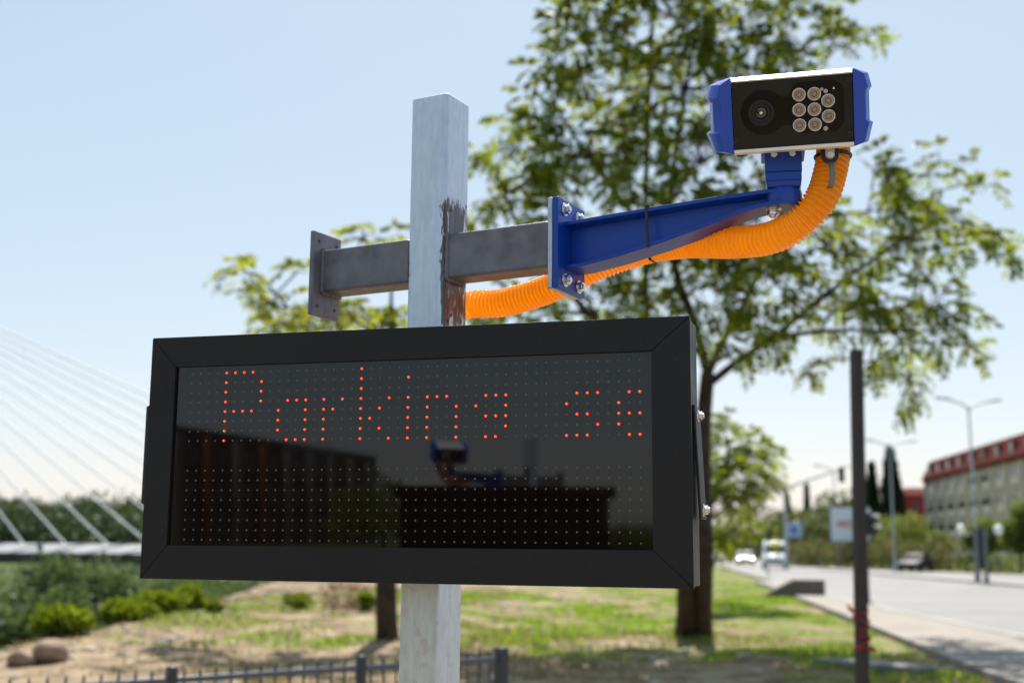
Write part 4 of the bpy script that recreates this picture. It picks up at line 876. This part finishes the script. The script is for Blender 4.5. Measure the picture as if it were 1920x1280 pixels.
cu = bpy.data.curves.new('lettering','FONT'); cu.body = 'AKCIJA'; cu.size = 1.0; cu.extrude = .01; cu.align_x = 'CENTER'; cu.align_y = 'CENTER'; cu.offset = .025
tmp = bpy.data.objects.new('tmp', cu); COL.objects.link(tmp); bpy.context.view_layer.update()
me = bpy.data.meshes.new_from_object(tmp.evaluated_get(bpy.context.evaluated_depsgraph_get())); bpy.data.objects.remove(tmp)
co = np.empty(len(me.vertices)*3, np.float32); me.vertices.foreach_get('co', co); co = co.reshape(-1,3); sc_ = .72*w_/(co[:,0].max()-co[:,0].min())
wd = np.stack([cx_+co[:,0]*sc_, 112-.06-co[:,2], cz_+.02+co[:,1]*sc_*1.15], 1)-np.array(ORG[f_.name]); me.vertices.foreach_set('co', wd.astype(np.float32).ravel())
link('lettering', me, M['ink_red'], f_, 0, 0)
t, cx_, cz_, w_, h_, f_ = billboard(1470,1504,979,1006,135,'small bluish billboard above the white van',M['board_blue'])
obj('dark_figure', MB().prism(arc(.05,-.05,.42,0,330,12), (cx_,134.94,cz_), (1,0,0), (0,0,1), (0,-1,0), .012), M['ink_blue'], f_)

# ------------------------------------------------------------------ vehicles
def wheel(parent, c, R, wd):
    ty = obj('wheel', MB().lathe([(R*.62,-wd/2),(R*.93,-wd/2),(R,-wd*.3),(R,wd*.3),(R*.93,wd/2),(R*.62,wd/2)], c, AXW, 24), M['tyre'], parent)
    obj('rim', MB().lathe([(R*.62,-wd*.42),(R*.55,wd*.38),(R*.2,wd*.47),(0,wd*.47)], c, AXW, 20), M['dull_zinc'], ty)
def vehicle(name, lab, x, y, rot, Ln, Wd, Ht, body, van, lights=False, grp='vehicles on the road'):
    global AXW
    R = rz(rot); o = np.array([x,y,.01]); AX_, AY_ = R[:,0], R[:,1]; AXW = AX_       # front of the vehicle faces local -Y
    t = thing(name, o, lab, 'van' if van else 'car', grp)
    def Wl(p): return o+R@np.array(p)
    if van: side_ = [(-.5,.16),(-.505,.36),(-.47,.47),(-.36,.52),(-.26,.86),(-.20,.96),(.40,1.0),(.5,.95),(.5,.16)]; belt = .50; roof = [(-.355,.53),(-.245,.88),(-.19,.955),(.42,.96),(.46,.55)]
    else: side_ = [(-.5,.18),(-.50,.42),(-.46,.52),(-.24,.62),(-.10,.93),(.02,1.0),(.22,1.0),(.40,.70),(.49,.62),(.5,.20)]; belt = .62; roof = [(-.215,.64),(-.085,.93),(.02,.972),(.21,.972),(.36,.70)]
    xs_ = [-.5,-.47,-.40,0,.40,.47,.5]; ins = [.86,.97,1,1,1,.97,.86]
    V = []; n = len(side_)
    for u, k in zip(xs_,ins):
        for (a,h) in side_:
            tum = 1-(.16 if not van else .10)*max(0,(h-belt)/(1-belt)); V.append(Wl((u*Wd*tum, a*Ln*(k if h < .9 else 1), (h*(k if h > .5 else 1)+(0 if h > .5 else (1-k)*.2))*Ht)))
    Fq = [(i*n+j,i*n+(j+1)%n,(i+1)*n+(j+1)%n,(i+1)*n+j) for i in range(len(xs_)-1) for j in range(n)]+[tuple(range(n))[::-1],tuple(range((len(xs_)-1)*n,len(xs_)*n))]
    obj('body', MB().add(V,Fq), body, t, bevel=.03, smooth=40, seg=2)
    f0, f1 = (side_[3],side_[4]); tumf = lambda h: 1-(.16 if not van else .10)*max(0,(h-belt)/(1-belt))
    def fpt(u, v, off=.015):
        a = f0[0]+(f1[0]-f0[0])*v; h = f0[1]+(f1[1]-f0[1])*v; return Wl((u*Wd*tumf(h), a*Ln-off, h*Ht+off*.5))
    obj('windscreen', MB().add([fpt(-.42,.08),fpt(.42,.08),fpt(.40,.92),fpt(-.40,.92)], [(0,1,2,3)]), M['pane_sky'], t, smooth=0)
    for s_ in (-1,1):
        wl = [(a,h) for a, h in roof]; V = [Wl((s_*(Wd*.5*tumf(h)*1.004+.012), a*Ln*.97, h*Ht*.965)) for a, h in wl]; obj('side_window', MB().add(V,[tuple(range(len(V)))]), M['pane_sky'], t, smooth=0)
        obj('headlight', MB().box(Wl((s_*Wd*.37,-.487*Ln,.40*Ht if van else .47*Ht)), (.30,.14,.15), R), M['lamp_on'] if lights else M['lampglass'], t, bevel=.03)
        obj('mirror', MB().box(Wl((s_*(Wd*.5+.10),-.27*Ln,.58*Ht if van else .64*Ht)), (.2,.10,.26 if van else .14), R), body if not van else M['signal'], t, bevel=.03)
        for a in (-.31,.31): wheel(t, Wl((s_*(Wd*.5-.12),a*Ln,.33)), .33, .22)
    obj('bumper', MB().box(Wl((0,-.497*Ln,.24*Ht if not van else .20*Ht)), (Wd*.93,.14,.20), R), M['signal'], t, bevel=.04)
    if van: obj('indicator', MB().box(Wl((.42*Wd,-.50*Ln,.33*Ht)), (.2,.08,.10), R), M['indicator'], t, bevel=.02)
    obj('grille', MB().box(Wl((0,-.503*Ln,.34*Ht if van else .40*Ht)), (Wd*.5,.06,.12), R), M['signal'], t, bevel=.02)
    return t
g_ = gr(1465,1067); vehicle('van', 'white minibus driving towards the camera', g_[0], g_[1]+2.6, -.18, 5.2, 2.02, 2.35, M['white_car'], True)
g_ = gr(1404,1059); vehicle('car', 'small car with a bright glare on the road behind the van', g_[0], g_[1]+2, -.14, 4.2, 1.75, 1.45, M['silver_car'], False, True)
g_ = gr(1350,1055); vehicle('car', 'pale far car half hidden by the large tree trunk', g_[0]-.2, g_[1]+2, -.14, 4.2, 1.75, 1.45, M['white_car'], False)
g_ = gr(1727,1072); vehicle('car', 'dark car near the hedge on the far side of the road', g_[0], g_[1]+1.2, -.6, 4.3, 1.75, 1.45, M['dark_car'], False)

# ------------------------------------------------------------------ buildings
def facade_building():
    a, c = np.array([62.8,186.]), np.array([54.2,108.]); u = (c-a)/np.linalg.norm(c-a); L_ = np.linalg.norm(c-a); nrm = np.array([-u[1],u[0]])
    if nrm[0] > 0: nrm = -nrm
    t = thing('hotel_building', (a[0],a[1],0), 'long beige four storey building with red mansard roof and dormers at the right edge', 'building')
    U3, N3 = np.array([*u,0]), np.array([*nrm,0]); RB_ = np.stack([U3,-N3,UP],1); O = np.array([a[0],a[1],0])
    def W3(s_, d, z): return O+U3*s_-N3*d+UP*z                       # d: depth into the building
    EV, TP, DP = 11.9, 15.0, 14
    obj('wall', MB().box(W3(L_/2,DP/2,EV/2), (L_,DP,EV), RB_), M['wall_beige'], t)
    pf = [(-.5,EV+.002),(-.5,EV+.35),(.9,TP),(DP-.9,TP),(DP+.5,EV+.35),(DP+.5,EV+.002)]
    rf = obj('roof', MB().prism(pf, W3(-.4,0,0), -N3, UP, U3, L_+.8), M['roof_red'], t, smooth=20)
    nb = 13; bw = L_/nb
    for i in range(nb):
        s0 = (i+.5)*bw
        dm = obj('dormer', MB().prism([(-.8,0),(.8,0),(.8,1.45),(.55,1.95),(0,2.15),(-.55,1.95),(-.8,1.45)], W3(s0,-.12,EV+.5), U3, UP, -N3, 1.6), M['roof_red'], t, smooth=20)
        obj('dormer_window', MB().box(W3(s0,-.14,EV+1.35), (1.5,.10,1.75), RB_), M['pane'], dm)
        for k in range(4):
            z = 1.6+k*2.85
            wd = obj('window', MB().box(W3(s0-bw*.2,-.02,z), (1.7,.10,1.5), RB_), M['pane'], t)
            obj('balcony', MB().box(W3(s0+bw*.22,-.22,z-.55), (bw*.50,.45,.95), RB_), M['wall_pale'], t)
            obj('balcony_door', MB().box(W3(s0+bw*.22,-.02,z+.25), (bw*.40,.08,1.3), RB_), M['pane'], t)
        obj('pilaster', MB().box(W3(i*bw+.2,-.15,EV/2), (.4,.32,EV-.02), RB_), M['wall_pale'], t)
    return t
facade_building()
hx = at(1716,930,212)[0]; zt = at(1716,914,212)[2]; ze = at(1716,930,212)[2]
t = thing('red_house', (hx,212,0), 'dark red house with lighter red roof between the cypress and the long building', 'house')
obj('wall', MB().box((hx+1,212,ze/2), (8.5,9,ze)), M['house_red'], t)
obj('roof', MB().add([(hx-3.7,207,ze),(hx+5.7,207,ze),(hx+5.7,217,ze),(hx-3.7,217,ze),(hx-1.5,212,zt),(hx+3.5,212,zt)], [(0,1,5,4),(2,3,4,5),(1,2,5),(3,0,4),(0,3,2,1)]), M['roof_red'], t, smooth=0)
for dx in (-1.6,1.2,3.6): obj('window', MB().box((hx+dx,207.46,ze-1.9), (.9,.12,1.4)), M['pane'], t)
# ------------------------------------------------------------------ cable stayed bridge
BYD = 150.0; sx_ = pxm(BYD)
bxp = lambda px: at(px,1016,BYD)[0]
DZ = 1.15
br = thing('cable_stayed_bridge', (bxp(0),BYD,-.8), 'pale cable stayed road bridge with fanned white stays behind the left of the display', 'bridge')
xa, xb = bxp(-520), bxp(1200)
obj('deck', MB().box(((xa+xb)/2,BYD,.15), (xb-xa,13,.55)), M['bridge_dark'], br)
for yo in (-3.5,3.5): obj('girder', MB().box(((xa+xb)/2,BYD+yo,-.49), (xb-xa,2,.72)), M['bridge_dark'], br)
for sg in (-1,1): obj('sun_sloped_parapet', MB().prism([(sg*8.0,.44),(sg*6.3,1.46),(sg*6.0,1.46),(sg*6.0,.44)], (xa,BYD,0), (0,1,0), UP, (1,0,0), xb-xa), M['sloped_parapet'], br)  # parapet faces sloped upward so that the sun brightens them
px_, pzt = bxp(-392), at(-392,466,BYD)[2]
obj('pylon', MB().prism([(-1.6,-9),(1.6,-9),(1.0,pzt+4),(-1.0,pzt+4)], (px_,BYD-1.2,0), (1,0,0), UP, (0,1,0), 2.4), M['bridge'], br, bevel=.1)
for i in range(13):
    X = bxp(7+i*77.5)
    for yo in (-5.6,):
        obj('stay_cable', MB().tube([(px_,BYD-.3,pzt-3+i*.25),(X,BYD+yo,.9)], .11, 8), M['cable'], br, smooth=60)
# ------------------------------------------------------------------ what stands behind the photographer, mirrored in the display
def P_at(px, py, dist):
    d = ray(px,py); n_ = -RB[:,1]; o = BC-np.array([0,0,EYE]); t_ = (o@n_)/(d@n_); hit = d*t_; r = d-2*(d@n_)*n_; q = hit+r/np.linalg.norm(r[:2])*dist; q[2] += EYE; return q
a, c = P_at(300,792,118), P_at(705,872,165)
u = (c-a)[:2]; L_ = np.linalg.norm(u); u = np.array([*(u/L_),0]); nn_ = np.array([u[1],-u[0],0]); nn_ = nn_ if nn_@(-a) > 0 else -nn_
t = thing('office_block', (a[0],a[1],0), 'dark office block mirrored in the left half of the display glass', 'building')
RO = np.stack([u,-nn_,UP],1); O = np.array([a[0],a[1],0]); HT = a[2]
obj('wall', MB().box(O+u*L_/2-nn_*8+UP*HT/2, (L_,16,HT), RO), mat('brown_render', (.10,.075,.06), .85), t)
for i in range(9):
    obj('pilaster', MB().box(O+u*(L_*(i+.5)/9)+nn_*.25+UP*(HT*.5-.4), (1.6,.6,HT-.8), RO), mat('rust_panel', (.30,.10,.05) if i in (1,3) else (.26,.24,.22), .8), t)
    for k in range(3): obj('window', MB().box(O+u*(L_*(i+1)/9-.02)+nn_*.02+UP*(2.2+k*3.4), (2.2,.12,1.9), RO), M['pane'], t)
rng = np.random.default_rng(5)
for i, (px, py, ds) in enumerate([(720,900,60),(790,930,55),(870,945,58),(1130,985,70),(1190,990,74)]):
    q = P_at(px,py,ds); shrub('mirrored_tree', ['tree mirrored beside the office block in the display','tree mirrored below the twin camera in the display','tree mirrored right of the twin camera in the display','low tree mirrored at the right of the display','low tree mirrored in the lower right corner of the display'][i], 'tree', (q[0],q[1],0), q[2], 3.2, 1200, .4, M['leaf_far'], rng, 9, 'trees mirrored in the display', .2, .15)

# the matching camera post on the other side of the lane, seen only as a reflection in the glass
TP = P_at(995,900,8.2); TA = math.radians(146)
for src, nm in ((post,'matching galvanised camera post mirrored in the display glass'),(bk,'matching blue bracket arm mirrored in the display glass'),(tc_,'matching blue camera mirrored dimly in the display glass'),(hose,'matching orange conduit mirrored dimly in the display glass')):
    c = copy_tree(src); c['label'] = nm
    l0 = np.array(ORG[src.name]); d_ = rz(TA)@(l0-np.array([AX[0],AX[1],0])); c.location = (TP[0]+d_[0], TP[1]+d_[1], d_[2]-.16); c.rotation_euler = (0,0,TA)
q = P_at(945,990,5.6); t = thing('mirror_dark_block', (q[0],q[1],0), 'added black block mirrored as a dark mass in the lower middle of the display', 'block')  # added block, only there to darken the reflection in the glass
RQ = rz(math.radians(146)); bq = np.array([q[0],q[1],0])
obj('body', MB().box(bq+UP*.97, (1.3,.5,1.74), RQ), M['mirror_black'], t, bevel=.01)
obj('roof', MB().box(bq+UP*1.875, (1.38,.58,.07), RQ), M['mirror_black'], t, bevel=.01); obj('plinth', MB().box(bq+UP*.05, (1.26,.46,.1), RQ), M['concrete_dark'], t)
for s_ in (-.325,.325):
    d_ = obj('door', MB().box(bq+RQ@np.array([s_,-.256,.97]), (.62,.015,1.62), RQ), M['mirror_black'], t, bevel=.004); obj('handle', MB().box(bq+RQ@np.array([s_*.25,-.272,1.0]), (.03,.02,.16), RQ), M['dull_zinc'], d_)
